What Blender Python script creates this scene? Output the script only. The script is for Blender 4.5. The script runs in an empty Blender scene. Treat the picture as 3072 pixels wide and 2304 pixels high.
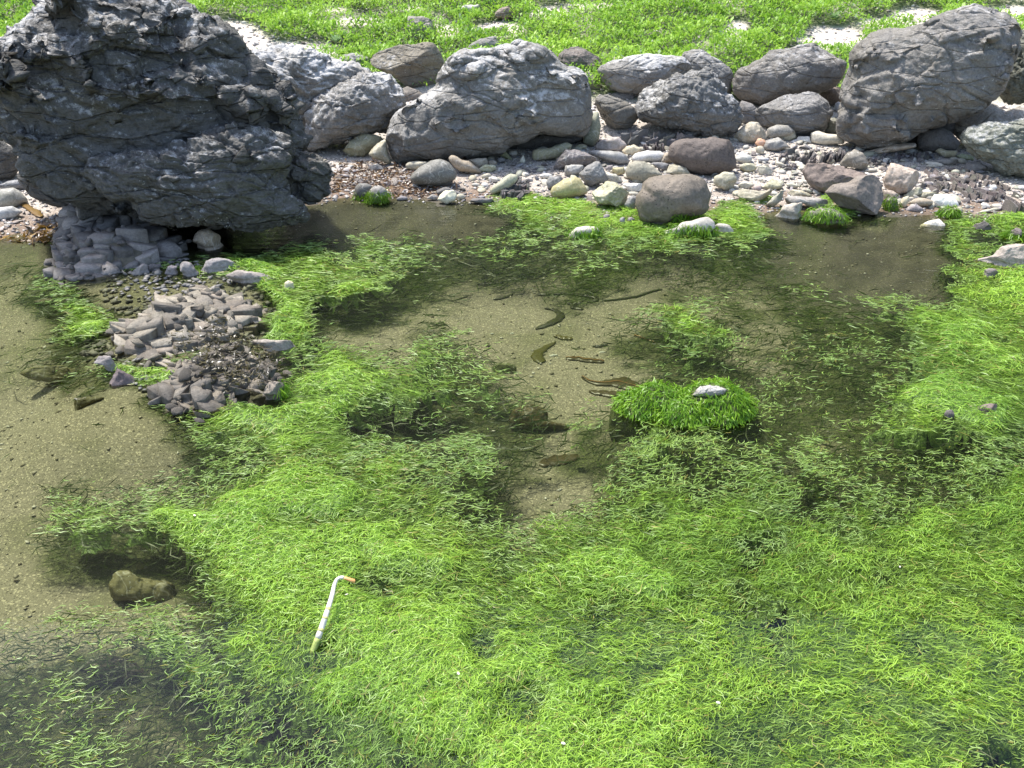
import bpy, bmesh, math, random
import numpy as np
from mathutils import Vector

random.seed(7)
RS = np.random.RandomState(11)
scene = bpy.context.scene
COL = scene.collection

# ------------------------------------------------------------------ camera
F = 3014.0                      # focal length in photograph pixels
CAM_H, PITCH = 1.5, math.radians(27.0)
cam_d = bpy.data.cameras.new("camera")
cam_d.sensor_width = 36.0
cam_d.lens = 36.0 * F / 3072.0
cam_d.clip_start, cam_d.clip_end = 0.05, 500.0
cam = bpy.data.objects.new("camera", cam_d)
COL.objects.link(cam)
cam.location = (0, 0, CAM_H)
cam.rotation_euler = (math.radians(90) - PITCH, 0, 0)
scene.camera = cam

# ------------------------------------------------------------------ sky, sun, exposure
SUN_DIR = Vector((-0.31, 0.27, 0.915)).normalized()     # towards the sun: far left, high
SUN_EL = math.asin(SUN_DIR.z)
SUN_AZ = math.atan2(SUN_DIR.x, SUN_DIR.y)
world = bpy.data.worlds.new("World")
scene.world = world
world.use_nodes = True
wn, wl = world.node_tree.nodes, world.node_tree.links
bg = wn["Background"]
skyt = wn.new("ShaderNodeTexSky")
skyt.sky_type = 'NISHITA'
skyt.sun_disc = False
skyt.sun_elevation = SUN_EL
skyt.sun_rotation = SUN_AZ
skyt.dust_density = 2.0
wl.new(skyt.outputs[0], bg.inputs[0])
bg.inputs[1].default_value = 0.15
sun_d = bpy.data.lights.new("sun", 'SUN')
sun_d.energy = 3.3
sun_d.angle = math.radians(3.5)
sun_d.color = (1.0, 0.96, 0.9)
sun = bpy.data.objects.new("sun", sun_d)
COL.objects.link(sun)
sun.location = (-4, 6, 9)
sun.rotation_euler = SUN_DIR.to_track_quat('Z', 'Y').to_euler()
scene.view_settings.view_transform = 'Standard'
scene.view_settings.look = 'None'
scene.view_settings.gamma = 1.0
scene.view_settings.exposure = 1.15
scene.view_settings.use_curve_mapping = False

# ------------------------------------------------------------------ numeric helpers
SP, CP = math.sin(PITCH), math.cos(PITCH)
CAM = np.array([0, 0, CAM_H])

def ray(px, py):
    a = (np.asarray(px, float) - 1536.0) / F
    b = (1152.0 - np.asarray(py, float)) / F
    d = np.stack([a, CP + b * SP, -SP + b * CP], -1)
    return d / np.linalg.norm(d, axis=-1, keepdims=True)

def proj(P):
    d = P - CAM
    fw = d[..., 1] * CP - d[..., 2] * SP
    up = d[..., 1] * SP + d[..., 2] * CP
    fw = np.maximum(fw, 0.05)
    return 1536 + F * d[..., 0] / fw, 1152 - F * up / fw

def at_water(px, py, z=0.0):
    d = ray(px, py)
    t = (z - CAM_H) / d[..., 2]
    return CAM + d * t[..., None]

def _h(ix, iy, iz, k):
    M = np.uint64(0xFFFFFFFF)
    h = (ix.astype(np.int64).astype(np.uint64) * np.uint64(374761393) + iy.astype(np.int64).astype(np.uint64) * np.uint64(668265263)
         + iz.astype(np.int64).astype(np.uint64) * np.uint64(2147483647) + np.uint64(k * 974711 + 12345)) & M
    h = ((h ^ (h >> np.uint64(13))) * np.uint64(1274126177)) & M
    h = ((h ^ (h >> np.uint64(16))) * np.uint64(2246822519)) & M
    h = h ^ (h >> np.uint64(15))
    return (h & np.uint64(0xFFFFFF)).astype(np.float64) / float(0x1000000)

def vnoise(P, k=0):
    """gradient-like smooth noise, about -1..1"""
    P = np.asarray(P, float)
    if P.shape[-1] == 2:
        P = np.concatenate([P, np.zeros(P.shape[:-1] + (1,))], -1)
    I = np.floor(P)
    f = P - I
    w = f * f * f * (f * (f * 6 - 15) + 10)
    out = 0
    for dx in (0, 1):
        wx = w[..., 0] if dx else 1 - w[..., 0]
        for dy in (0, 1):
            wy = w[..., 1] if dy else 1 - w[..., 1]
            for dz in (0, 1):
                wz = w[..., 2] if dz else 1 - w[..., 2]
                a, b, c = I[..., 0] + dx, I[..., 1] + dy, I[..., 2] + dz
                g = ((_h(a, b, c, k) * 2 - 1) * (f[..., 0] - dx) + (_h(a, b, c, k + 71) * 2 - 1) * (f[..., 1] - dy)
                     + (_h(a, b, c, k + 153) * 2 - 1) * (f[..., 2] - dz))
                out = out + wx * wy * wz * g
    return out * 1.5

def fbm(P, octv=4, k=0, gain=0.5):
    P = np.asarray(P, float)
    s, a = 0, 1.0
    for o in range(octv):
        s = s + a * vnoise(P * (2.03 ** o) + 7.3 * o, k + o)
        a *= gain
    return s

def worley(P, k=0):
    I = np.floor(P)
    f1 = np.full(P.shape[:-1], 9.0)
    f2 = np.full(P.shape[:-1], 9.0)
    for dx in (-1, 0, 1):
        for dy in (-1, 0, 1):
            for dz in (-1, 0, 1):
                a, b, c = I[..., 0] + dx, I[..., 1] + dy, I[..., 2] + dz
                q = np.stack([a + _h(a, b, c, k + 5), b + _h(a, b, c, k + 6), c + _h(a, b, c, k + 8)], -1)
                d = np.linalg.norm(q - P, axis=-1)
                f2 = np.minimum(f2, np.maximum(f1, d))
                f1 = np.minimum(f1, d)
    return f1, f2

def facet(P, k=0):
    """piecewise-plane relief: every Voronoi cell gets its own tilt and height"""
    I = np.floor(P)
    f1 = np.full(P.shape[:-1], 9.0); f2 = f1.copy()
    val = np.zeros(P.shape[:-1])
    for dx in (-1, 0, 1):
        for dy in (-1, 0, 1):
            for dz in (-1, 0, 1):
                a, b, c = I[..., 0] + dx, I[..., 1] + dy, I[..., 2] + dz
                q = P - np.stack([a + _h(a, b, c, k + 5), b + _h(a, b, c, k + 6), c + _h(a, b, c, k + 8)], -1)
                d = np.linalg.norm(q, axis=-1)
                v = (_h(a, b, c, k + 11) - 0.5) * q[..., 0] * 2 + (_h(a, b, c, k + 12) - 0.5) * q[..., 1] * 2 + (_h(a, b, c, k + 13) - 0.5) * q[..., 2] * 2 + (_h(a, b, c, k + 14) - 0.5) * 0.9
                near = d < f1
                f2 = np.where(near, f1, np.minimum(f2, d))
                val = np.where(near, v, val)
                f1 = np.where(near, d, f1)
    return val, f2 - f1

def sstep(a, b, x):
    t = np.clip((x - a) / (b - a), 0, 1)
    return t * t * (3 - 2 * t)

# ------------------------------------------------------------------ terrain
_sh = [(-900, 742), (-200, 738), (0, 732), (120, 724), (260, 700), (420, 690), (700, 655), (900, 622), (1000, 606), (1150, 596), (1400, 604),
       (1500, 622), (1640, 650), (1800, 668), (2000, 672), (2250, 650), (2400, 640), (2600, 640), (2760, 652), (3072, 668), (3600, 690)]
_sw = at_water(np.array([p[0] for p in _sh]), np.array([p[1] for p in _sh]))
SH_T, SH_Y = _sw[:, 0] / _sw[:, 1], _sw[:, 1]

# spots where the pool is only a few centimetres deep: round the outcrops and the low rocks
SHALLOWS = [tuple(at_water(np.array([a]), np.array([b]))[0][:2]) + (r,) for a, b, r in
            [(500, 930, .50), (560, 1080, .42), (330, 770, .55), (600, 800, .45), (3010, 770, .45), (1900, 690, .5), (1350, 640, .3), (2090, 1215, .26), (420, 1220, .34)]]

def shore(x, y):
    yy = np.maximum(y, 1.0)
    return np.interp(x / yy, SH_T, SH_Y)

def terrain(x, y):
    x, y = np.asarray(x, float), np.asarray(y, float)
    P = np.stack([x, y], -1)
    s = y - shore(x, y) + 0.05 * vnoise(P * 3.1, 3)
    pool = -0.15 * (1 - np.exp(np.minimum(s, 0) / 0.55))
    b = np.maximum(s, 0)
    for hx, hy, hr in SHALLOWS:
        pool = pool * (1 - 0.80 * np.exp(-(((x - hx) / hr) ** 2 + ((y - hy) / hr) ** 2) ** 2))
    bank = 0.055 * b + 0.17 * np.maximum(b - 1.25, 0) + 0.62 * np.clip(b - 5.0, 0, 26) + 0.25 * np.clip(b - 7.0, 0, 24)
    z = np.where(s < 0, pool, bank)
    z = z + 0.010 * vnoise(P * 5.0, 9) + 0.035 * vnoise(P * 1.1, 14) * sstep(0.8, 2.0, b)
    z = z + 0.5 * sstep(1.0, 3.5, -y) + 0.4 * sstep(5.5, 9, np.abs(x)) * (s < 0)
    return z

_T = np.arange(1.2, 16, 0.01)
def ground_hit(px, py):
    d = ray(px, py)
    P = CAM + d * _T[:, None]
    below = P[:, 2] < terrain(P[:, 0], P[:, 1])
    i = int(np.argmax(below)) if below.any() else len(_T) - 1
    return P[i]

# ------------------------------------------------------------------ object helpers
def tag(o, label=None, cat=None, group=None, kind=None):
    if label: o["label"] = label
    if cat: o["category"] = cat
    if group: o["group"] = group
    if kind: o["kind"] = kind
    return o

def np_mesh(name, V, Fq, n=4, col=None, lich_toplight=None, smooth=False):
    me = bpy.data.meshes.new(name)
    V = np.ascontiguousarray(V, np.float32)
    Fq = np.ascontiguousarray(Fq, np.int32)
    nf = len(Fq)
    me.vertices.add(len(V))
    me.vertices.foreach_set("co", V.ravel())
    me.loops.add(nf * n)
    me.loops.foreach_set("vertex_index", Fq.ravel())
    me.polygons.add(nf)
    me.polygons.foreach_set("loop_start", np.arange(0, nf * n, n, dtype=np.int32))
    if smooth:
        me.polygons.foreach_set("use_smooth", np.ones(nf, bool))
    if col is not None:
        a = me.attributes.new("Col", 'FLOAT_COLOR', 'POINT')
        c = np.ones((len(V), 4), np.float32); c[:, :3] = col
        a.data.foreach_set("color", c.ravel())
    if lich_toplight is not None:
        a = me.attributes.new("lichen_toplight", 'FLOAT', 'POINT')
        a.data.foreach_set("value", np.ascontiguousarray(lich_toplight, np.float32))
    me.update(calc_edges=True)
    return me

def new_obj(name, me, m=None, parent=None, loc=None):
    o = bpy.data.objects.new(name, me)
    COL.objects.link(o)
    if m is not None and me is not None and not me.materials:
        me.materials.append(m)
    if parent is not None: o.parent = parent
    if loc is not None: o.location = loc
    return o

_ico = {}
def ico(n):
    if n not in _ico:
        bm = bmesh.new()
        bmesh.ops.create_icosphere(bm, subdivisions=n, radius=1.0)
        V = np.array([v.co[:] for v in bm.verts])
        Fc = np.array([[v.index for v in f.verts] for f in bm.faces])
        bm.free()
        _ico[n] = (V, Fc)
    return _ico[n]

def vnormals(V, Fc):
    fn = np.cross(V[Fc[:, 1]] - V[Fc[:, 0]], V[Fc[:, 2]] - V[Fc[:, 0]])
    N = np.zeros_like(V)
    for i in range(3):
        for a in range(3):
            N[:, a] += np.bincount(Fc[:, i], fn[:, a], minlength=len(V))
    return N / np.maximum(np.linalg.norm(N, axis=1, keepdims=True), 1e-12)

# ------------------------------------------------------------------ materials
def mat(name):
    m = bpy.data.materials.new(name)
    m.use_nodes = True
    return m, m.node_tree.nodes, m.node_tree.links, m.node_tree.nodes["Principled BSDF"]

class NB:
    """small node builder"""
    def __init__(s, m):
        s.n, s.l = m.node_tree.nodes, m.node_tree.links
    def node(s, t, **kw):
        x = s.n.new(t)
        for k, v in kw.items(): setattr(x, k, v)
        return x
    def put(s, sock, v):
        if isinstance(v, bpy.types.NodeSocket): s.l.new(v, sock)
        elif v is not None: sock.default_value = v
    def noise(s, vec, scale, detail=4, rough=0.55):
        x = s.node("ShaderNodeTexNoise")
        s.put(x.inputs["Vector"], vec)
        x.inputs["Scale"].default_value = scale; x.inputs["Detail"].default_value = detail; x.inputs["Roughness"].default_value = rough
        return x.outputs["Fac"]
    def voro(s, vec, scale, feature='F1'):
        x = s.node("ShaderNodeTexVoronoi", feature=feature)
        s.put(x.inputs["Vector"], vec); x.inputs["Scale"].default_value = scale
        return x.outputs["Distance"], x.outputs.get("Color")
    def rng(s, v, a, b, c=0.0, d=1.0):
        x = s.node("ShaderNodeMapRange")
        s.put(x.inputs[0], v)
        for i, q in enumerate((a, b, c, d)): s.put(x.inputs[i + 1], q)
        return x.outputs[0]
    def math(s, op, a, b=None):
        x = s.node("ShaderNodeMath", operation=op)
        s.put(x.inputs[0], a); s.put(x.inputs[1], b)
        return x.outputs[0]
    def mix(s, f, a, b, mode='MIX'):
        x = s.node("ShaderNodeMix", data_type='RGBA', blend_type=mode)
        s.put(x.inputs[0], f); s.put(x.inputs[6], a); s.put(x.inputs[7], b)
        return x.outputs[2]
    def scalevec(s, vec, xyz):
        x = s.node("ShaderNodeMapping")
        s.put(x.inputs["Vector"], vec); x.inputs["Scale"].default_value = xyz
        return x.outputs[0]
    def bump(s, h, dist, strength=1.0, normal=None):
        x = s.node("ShaderNodeBump")
        s.put(x.inputs["Height"], h); x.inputs["Distance"].default_value = dist; x.inputs["Strength"].default_value = strength
        if normal is not None: s.put(x.inputs["Normal"], normal)
        return x.outputs[0]
    def attr(s, name):
        return s.node("ShaderNodeAttribute", attribute_name=name)

def rgba(c): return (c[0], c[1], c[2], 1.0)

def stone_mat(name, kind):
    m, n, l, P = mat(name)
    b = NB(m)
    tc = b.node("ShaderNodeTexCoord").outputs["Object"]
    oi = b.node("ShaderNodeObjectInfo")
    off = b.node("ShaderNodeVectorMath", operation='ADD')
    rv = b.node("ShaderNodeCombineXYZ")
    r40 = b.math('MULTIPLY', oi.outputs["Random"], 40.0)
    for i in range(3): l.new(r40, rv.inputs[i])
    l.new(tc, off.inputs[0]); l.new(rv.outputs[0], off.inputs[1])
    vec = off.outputs[0]
    base = oi.outputs["Color"]
    big = b.noise(vec, 7.0 if kind != 'pebble' else 14.0, 5, 0.6)
    c = b.mix(1.0, base, b.mix(big, (0.62, 0.60, 0.56, 1), (1.42, 1.37, 1.26, 1)), 'MULTIPLY')
    fine = b.noise(vec, 90.0, 3, 0.7)
    c = b.mix(1.0, c, b.mix(b.rng(fine, 0.3, 0.7), (0.72, 0.72, 0.72, 1), (1.25, 1.25, 1.25, 1)), 'MULTIPLY')
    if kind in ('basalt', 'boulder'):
        li = b.attr("lichen_toplight").outputs["Fac"]
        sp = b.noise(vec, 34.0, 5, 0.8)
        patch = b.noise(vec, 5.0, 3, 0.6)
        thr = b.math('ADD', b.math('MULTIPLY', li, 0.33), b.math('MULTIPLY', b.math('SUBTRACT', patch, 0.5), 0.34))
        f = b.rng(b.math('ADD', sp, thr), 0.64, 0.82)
        c = b.mix(b.math('MULTIPLY', f, 0.75), c, (0.56, 0.555, 0.545, 1))  # white crust, with the brightness of sunlit tops mixed into its colour
        # tiny barnacles
        vd, _ = b.voro(vec, 55.0)
        bn = b.math('MULTIPLY', b.rng(vd, 0.22, 0.12), b.rng(b.noise(vec, 6.0, 2), 0.56, 0.66))
        c = b.mix(b.math('MULTIPLY', bn, 0.65), c, (0.6, 0.6, 0.57, 1))
    if kind in ('basalt', 'boulder'):
        st = b.rng(b.noise(vec, 3.2, 5, 0.68), 0.48, 0.70, 0, 0.55)
        c = b.mix(st, c, b.mix(1.0, c, (0.66, 0.60, 0.48, 1), 'MULTIPLY'))
    if kind == 'brown':
        vd, _ = b.voro(vec, 75.0)
        pit = b.math('MULTIPLY', b.rng(vd, 0.26, 0.14), b.rng(b.noise(vec, 20.0, 2), 0.45, 0.6))
        c = b.mix(b.math('MULTIPLY', pit, 0.7), c, (0.03, 0.025, 0.022, 1))
    if kind == 'pebble':
        sp = b.rng(b.noise(vec, 140.0, 2, 0.7), 0.60, 0.72)
        c = b.mix(b.math('MULTIPLY', sp, 0.35), c, (0.75, 0.75, 0.72, 1))
        vein = b.math('MULTIPLY', b.rng(b.math('ABSOLUTE', b.math('SUBTRACT', b.noise(vec, 9.0, 2), 0.5)), 0.012, 0.004), 0.25)
        c = b.mix(vein, c, (0.7, 0.68, 0.62, 1))
        # damp green film low on the stones of the shore
        st = b.rng(b.noise(vec, 11.0, 4, 0.65), 0.52, 0.72, 0, 0.4)
        c = b.mix(st, c, b.mix(1.0, c, (0.72, 0.74, 0.52, 1), 'MULTIPLY'))
    if kind == 'outcrop':
        st = b.rng(b.noise(vec, 16.0, 4, 0.7), 0.5, 0.7, 0, 0.6)
        c = b.mix(st, c, b.mix(1.0, c, (0.62, 0.55, 0.50, 1), 'MULTIPLY'))
    if kind == 'slate':
        c = b.mix(b.rng(b.noise(b.scalevec(vec, (90, 90, 12)), 1.0, 3), 0.4, 0.7, 0, 0.5), c, (0.16, 0.14, 0.13, 1))
    l.new(c, P.inputs["Base Color"])
    P.inputs["Roughness"].default_value = {'pebble': 0.62, 'brown': 0.7}.get(kind, 0.8)
    P.inputs["Specular IOR Level"].default_value = 0.35
    h = b.noise(vec, 45.0 if kind != 'pebble' else 120.0, 6, 0.68)
    d = {'basalt': 0.012, 'boulder': 0.011, 'pebble': 0.0012, 'brown': 0.004, 'outcrop': 0.005, 'slate': 0.004}[kind]
    nrm = b.bump(h, d)
    if kind in ('basalt', 'boulder'):
        vd2, _ = b.voro(vec, 30.0)
        nrm = b.bump(b.rng(vd2, 0.0, 0.35), 0.004 if kind == 'basalt' else 0.002, 0.8, nrm)
    if kind in ('basalt', 'boulder'):
        k_ = 1.0 if kind == 'basalt' else 0.55
        rot = b.node("ShaderNodeMapping"); l.new(vec, rot.inputs["Vector"])
        rot.inputs["Rotation"].default_value = (0.15, 0.42, 0.0); rot.inputs["Scale"].default_value = (6.0, 8.0, 20.0)
        nrm = b.bump(b.noise(rot.outputs[0], 1.0, 5, 0.62), 0.035 * k_, 1.0, nrm)
        wv_, _ = b.voro(rot.outputs[0], 0.55, 'DISTANCE_TO_EDGE')
        nrm = b.bump(b.rng(wv_, 0.0, 0.05), 0.014 * k_, 0.9, nrm)
    if kind == 'brown':
        nrm = b.bump(b.math('SUBTRACT', 1.0, pit), 0.004, 1.0, nrm)
    l.new(nrm, P.inputs["Normal"])
    return m

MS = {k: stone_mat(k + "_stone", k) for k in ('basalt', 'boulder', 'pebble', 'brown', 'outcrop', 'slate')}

def leaf_mat(name, rough, spec, trans, var=0.25):
    m, n, l, P = mat(name)
    b = NB(m)
    c = b.attr("Col").outputs["Color"]
    l.new(c, P.inputs["Base Color"])
    P.inputs["Roughness"].default_value = rough
    P.inputs["Specular IOR Level"].default_value = spec
    t = b.node("ShaderNodeBsdfTranslucent")
    l.new(c, t.inputs["Color"])
    mx = b.node("ShaderNodeMixShader")
    mx.inputs[0].default_value = trans
    l.new(P.outputs[0], mx.inputs[1]); l.new(t.outputs[0], mx.inputs[2])
    l.new(mx.outputs[0], n["Material Output"].inputs["Surface"])
    return m

M_ALGAE = leaf_mat("wet_green_algae", 0.42, 0.38, 0.35)
def felt_mat():
    m, n, l, P = mat("matted_green_algae")
    b = NB(m)
    tc = b.node("ShaderNodeTexCoord").outputs["Object"]
    wn_ = b.node("ShaderNodeTexNoise"); wn_.inputs["Scale"].default_value = 3.0
    l.new(tc, wn_.inputs["Vector"])
    ad = b.node("ShaderNodeVectorMath", operation='MULTIPLY_ADD')
    l.new(wn_.outputs["Color"], ad.inputs[0]); ad.inputs[1].default_value = (0.25, 0.25, 0.0); l.new(tc, ad.inputs[2])
    f1 = b.noise(b.scalevec(ad.outputs[0], (70, 230, 60)), 1.0, 3, 0.65)
    f2 = b.noise(b.scalevec(ad.outputs[0], (190, 120, 90)), 1.0, 3, 0.65)
    f = b.math('MAXIMUM', f1, f2)
    c = b.mix(1.0, b.attr("Col").outputs["Color"], b.mix(b.rng(f, 0.42, 0.72), (0.40, 0.46, 0.55, 1), (1.55, 1.5, 1.3, 1)), 'MULTIPLY')
    l.new(c, P.inputs["Base Color"])
    P.inputs["Roughness"].default_value = 0.38
    P.inputs["Specular IOR Level"].default_value = 0.45
    l.new(b.bump(f, 0.006), P.inputs["Normal"])
    return m
M_FELT = felt_mat()
M_PLANT = leaf_mat("shore_plant_leaf", 0.5, 0.4, 0.35)
M_KELP = leaf_mat("kelp_blade", 0.35, 0.5, 0.2)

def flat_mat(name, color, rough=0.5, scale=40.0, var=0.3, bump=0.001):
    m, n, l, P = mat(name)
    b = NB(m)
    tc = b.node("ShaderNodeTexCoord").outputs["Object"]
    f = b.noise(tc, scale, 4, 0.6)
    lo = tuple(x * (1 - var) for x in color) + (1,)
    hi = tuple(min(1, x * (1 + var)) for x in color) + (1,)
    l.new(b.mix(f, lo, hi), P.inputs["Base Color"])
    P.inputs["Roughness"].default_value = rough
    l.new(b.bump(f, bump), P.inputs["Normal"])
    return m

def vcol_mat(name, rough=0.75):
    m, n, l, P = mat(name)
    b = NB(m)
    c = b.attr("Col").outputs["Color"]
    tc = b.node("ShaderNodeTexCoord").outputs["Object"]
    f = b.noise(tc, 160.0, 3)
    l.new(b.mix(1.0, c, b.mix(f, (0.75, 0.75, 0.75, 1), (1.2, 1.2, 1.2, 1)), 'MULTIPLY'), P.inputs["Base Color"])
    P.inputs["Roughness"].default_value = rough
    return m

M_GRAVEL = vcol_mat("shell_gravel_chips")

# ------------------------------------------------------------------ algae cover, read off the photograph (64 px cells, from y = 576)
COVER = """
000000000000000000000013455435000444005504000000
000000000000000000000002343445454454100110003455
000000000000333224332223322323343323100000003410
112223333555544433332111112222111111111000003445
123300000000544353100100001100001111122111113445
003431000000543200021000000002344221121223344444
013450000000544110013321000011334410122221345544
122200003400233443333320000000223222222332345454
001224554000024554443333210001122222222223344444
000000345450044544333322220223333333222222455544
000000002345555522222222210313444422222233445554
000000002333444333222322221123333322222222222233
000000001223344444443332100023332233333222223333
001222233334554444433321000123333233323323333334
012333323355555544443332111244343443323333333444
013333455555444444444333344444444444444434444444
000001224445555555544333334444444443344444444444
000000000344555554555443344555444444444444444444
000000011345555544444444444555544433444444444444
112233342334455554444444444444444443344444444444
223332333334444555555554444444444443344444444444
222222233344444455555554544444444444444444444445
222222223333444445555555554444454444444444444444
233322223333234555554554455554554444444444444444
233322222222333444555544455545554444444444444444
233322223333323344455545555555555444444444444444
233333223333343334344455555555544444444444444433
""".split()
CV = np.array([[float(ch) for ch in r] for r in COVER])

def cover(x, y, rough=1.0):
    """algae level 0..5 at a spot on the water"""
    x, y = np.asarray(x, float), np.asarray(y, float)
    P = np.stack([x, y], -1)
    wob = np.stack([vnoise(P * 5, 31), vnoise(P * 5, 47) * 0.7], -1) * (0.05 + 0.05 * np.clip(y[..., None] - 1.5, 0, 3))
    px, py = proj(np.stack([x + wob[..., 0], y + wob[..., 1], np.zeros_like(x)], -1))
    cx = np.clip(px / 64 - 0.5, 0, CV.shape[1] - 1.001)
    cy = np.clip((py - 576) / 64 - 0.5, 0, CV.shape[0] - 1.001)
    ix, iy = cx.astype(int), cy.astype(int)
    fx, fy = cx - ix, cy - iy
    v = (CV[iy, ix] * (1 - fx) * (1 - fy) + CV[iy, ix + 1] * fx * (1 - fy) + CV[iy + 1, ix] * (1 - fx) * fy + CV[iy + 1, ix + 1] * fx * fy)
    v = v + rough * (1.15 * vnoise(P * 8, 61) + 0.8 * vnoise(P * 21, 62)) * sstep(0.3, 1.5, v) * (1 - 0.35 * sstep(3.6, 4.6, v))
    v = np.where(py < 572, 0, v)
    return np.clip(v, 0, 5.3)

def mound(x, y, L):
    P = np.stack([x, y], -1)
    L = 0.7 * cover(x, y, 0.0) + 0.3 * L
    h = sstep(3.7, 5.0, L) * (0.011 + 0.015 * np.clip(vnoise(P * 3, 81) + 0.3, 0, 1) + 0.004 * vnoise(P * 9, 82)) * (1 - 0.35 * sstep(2.5, 4.5, P[..., 1]))
    return h - 0.006

# ------------------------------------------------------------------ where the bank plants grow
def shoredist(x, y): return y - shore(x, y)
BARE = [(690, 112, 112, 52), (870, 152, 150, 32), (1070, 55, 78, 13), (1340, 82, 36, 18), (1500, 80, 70, 20), (1650, 30, 60, 20), (1760, 8, 70, 9), (2212, 88, 38, 34),
        (2497, 108, 90, 36), (2640, 62, 60, 16), (2754, 46, 80, 28), (3030, 36, 80, 26), (1230, 18, 40, 8), (2380, 150, 30, 14), (1000, 20, 30, 6)]
def bare(x, y):
    z = terrain(x, y)
    px, py = proj(np.stack([x, y, z + 0.02], -1))
    P = np.stack([x, y], -1)
    w = 1 + 0.5 * vnoise(P * 5, 141)
    f = np.zeros(len(x))
    for cx, cy, rx, ry in BARE:
        q = ((px - cx) / rx) ** 2 + ((py - cy) / ry) ** 2
        f = np.maximum(f, sstep(1.5, 0.75, q * w))
    return f
def plant_den(x, y):
    s = shoredist(x, y)
    P = np.stack([x, y], -1)
    return sstep(1.7, 2.0, s + 0.12 * vnoise(P * 3, 142)) * (1 - bare(x, y)) * (0.55 + 0.45 * sstep(-0.55, -0.1, vnoise(P * 2.6, 143)))

# ------------------------------------------------------------------ ground, water
def grid_mesh(name, xs, ys):
    X, Y = np.meshgrid(xs, ys)
    x, y = X.ravel(), Y.ravel()
    z = terrain(x, y)
    nx, ny = len(xs), len(ys)
    i = np.arange(nx * ny).reshape(ny, nx)
    Fq = np.stack([i[:-1, :-1], i[:-1, 1:], i[1:, 1:], i[1:, :-1]], -1).reshape(-1, 4)
    return np.stack([x, y, z], -1), Fq

xs = np.concatenate([-np.geomspace(160, 4.2, 26), np.arange(-4.05, 4.1, 0.035), np.geomspace(4.2, 160, 26)])
ys = np.concatenate([np.array([-60, -30, -15, -8, -5, -3.5, -2.5, -1.7, -1, -.5, 0, .3, .6]), np.arange(0.8, 9.5, 0.035), np.geomspace(9.6, 200, 34)])
V, Fq = grid_mesh("ground", xs, ys)
sg = V[:, 1] - shore(V[:, 0], V[:, 1])
Lg = cover(V[:, 0], V[:, 1])
Pg = V[:, :2]
# ground colours: sand and shell grit, damp weed-brown strand line, algae film, soil under the plants
sand = np.array([0.20, 0.18, 0.135]); shellc = np.array([0.52, 0.46, 0.41]); soil = np.array([0.10, 0.10, 0.05])
film = np.array([0.050, 0.064, 0.014]); brown = np.array([0.15, 0.10, 0.07])
c = np.repeat(sand[None], len(V), 0)
def lay(c, f, col): return c * (1 - f[:, None]) + np.array(col)[None] * f[:, None]
nz1, nz2 = fbm(Pg * 2.2, 4, 101), fbm(Pg * 7, 3, 111)
c = lay(c, sstep(-0.1, 0.9, nz1 + 0.6 * nz2) * 0.72, [0.095, 0.10, 0.042])     # olive film on the sand
c = lay(c, np.clip(sstep(3.75, 4.35, V[:, 1] + 0.25 * nz1) + sstep(0.9, 1.5, V[:, 0]) * sstep(2.7, 3.3, V[:, 1] + 0.2 * nz1), 0, 1) * (0.72 + 0.23 * sstep(-0.4, 0.4, nz2)), [0.030, 0.027, 0.017])   # silt and weed film at the far side
c = lay(c, sstep(0.55, 0.95, nz2) * 0.5, [0.30, 0.27, 0.2])                     # drifts of cleaner shell sand
c = lay(c, sstep(0.5, 2.2, Lg + 0.8 * nz2) * 0.92, film)
c = lay(c, sstep(-0.05, 0.12, sg), brown)
c = lay(c, sstep(0.10, 0.5, sg + 0.2 * nz2), shellc * 0.75)
c = lay(c, sstep(1.4, 2.2, sg + 0.3 * nz1), shellc)
c = lay(c, plant_den(V[:, 0], V[:, 1]) * 0.9, [0.055, 0.085, 0.02])
c = lay(c, sstep(4.6, 6.0, sg), np.array([0.05, 0.09, 0.02]))
c = lay(c, sstep(6, 8, sg) * sstep(0.1, 0.5, nz1), [0.13, 0.12, 0.10])
ground = new_obj("ground", np_mesh("ground", V, Fq, 4, c, None, True))
tag(ground, kind="structure")
m, n_, l_, P_ = mat("sand_and_shell_grit")
b = NB(m)
tc = b.node("ShaderNodeTexCoord").outputs["Object"]
c0 = b.attr("Col").outputs["Color"]
vd, vc = b.voro(tc, 230.0)
sepv = b.node("ShaderNodeSeparateColor"); l_.new(vc, sepv.inputs[0])
grain = b.mix(b.noise(tc, 220.0, 3, 0.7), (0.55, 0.55, 0.52, 1), (1.45, 1.45, 1.4, 1))
cc = b.mix(1.0, c0, grain, 'MULTIPLY')
cc = b.mix(b.rng(sepv.outputs[0], 0.84, 0.9, 0, 0.8), cc, b.mix(1.0, c0, (2.3, 2.3, 2.2, 1), 'MULTIPLY'))
cc = b.mix(b.rng(sepv.outputs[1], 0.84, 0.9, 0, 0.6), cc, (0.05, 0.045, 0.03, 1))
l_.new(cc, P_.inputs["Base Color"])
P_.inputs["Roughness"].default_value = 0.85
l_.new(b.bump(b.math('ADD', b.math('MULTIPLY', vd, 0.4), b.noise(tc, 60.0, 4)), 0.005), P_.inputs["Normal"])
ground.data.materials.append(m)

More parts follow.
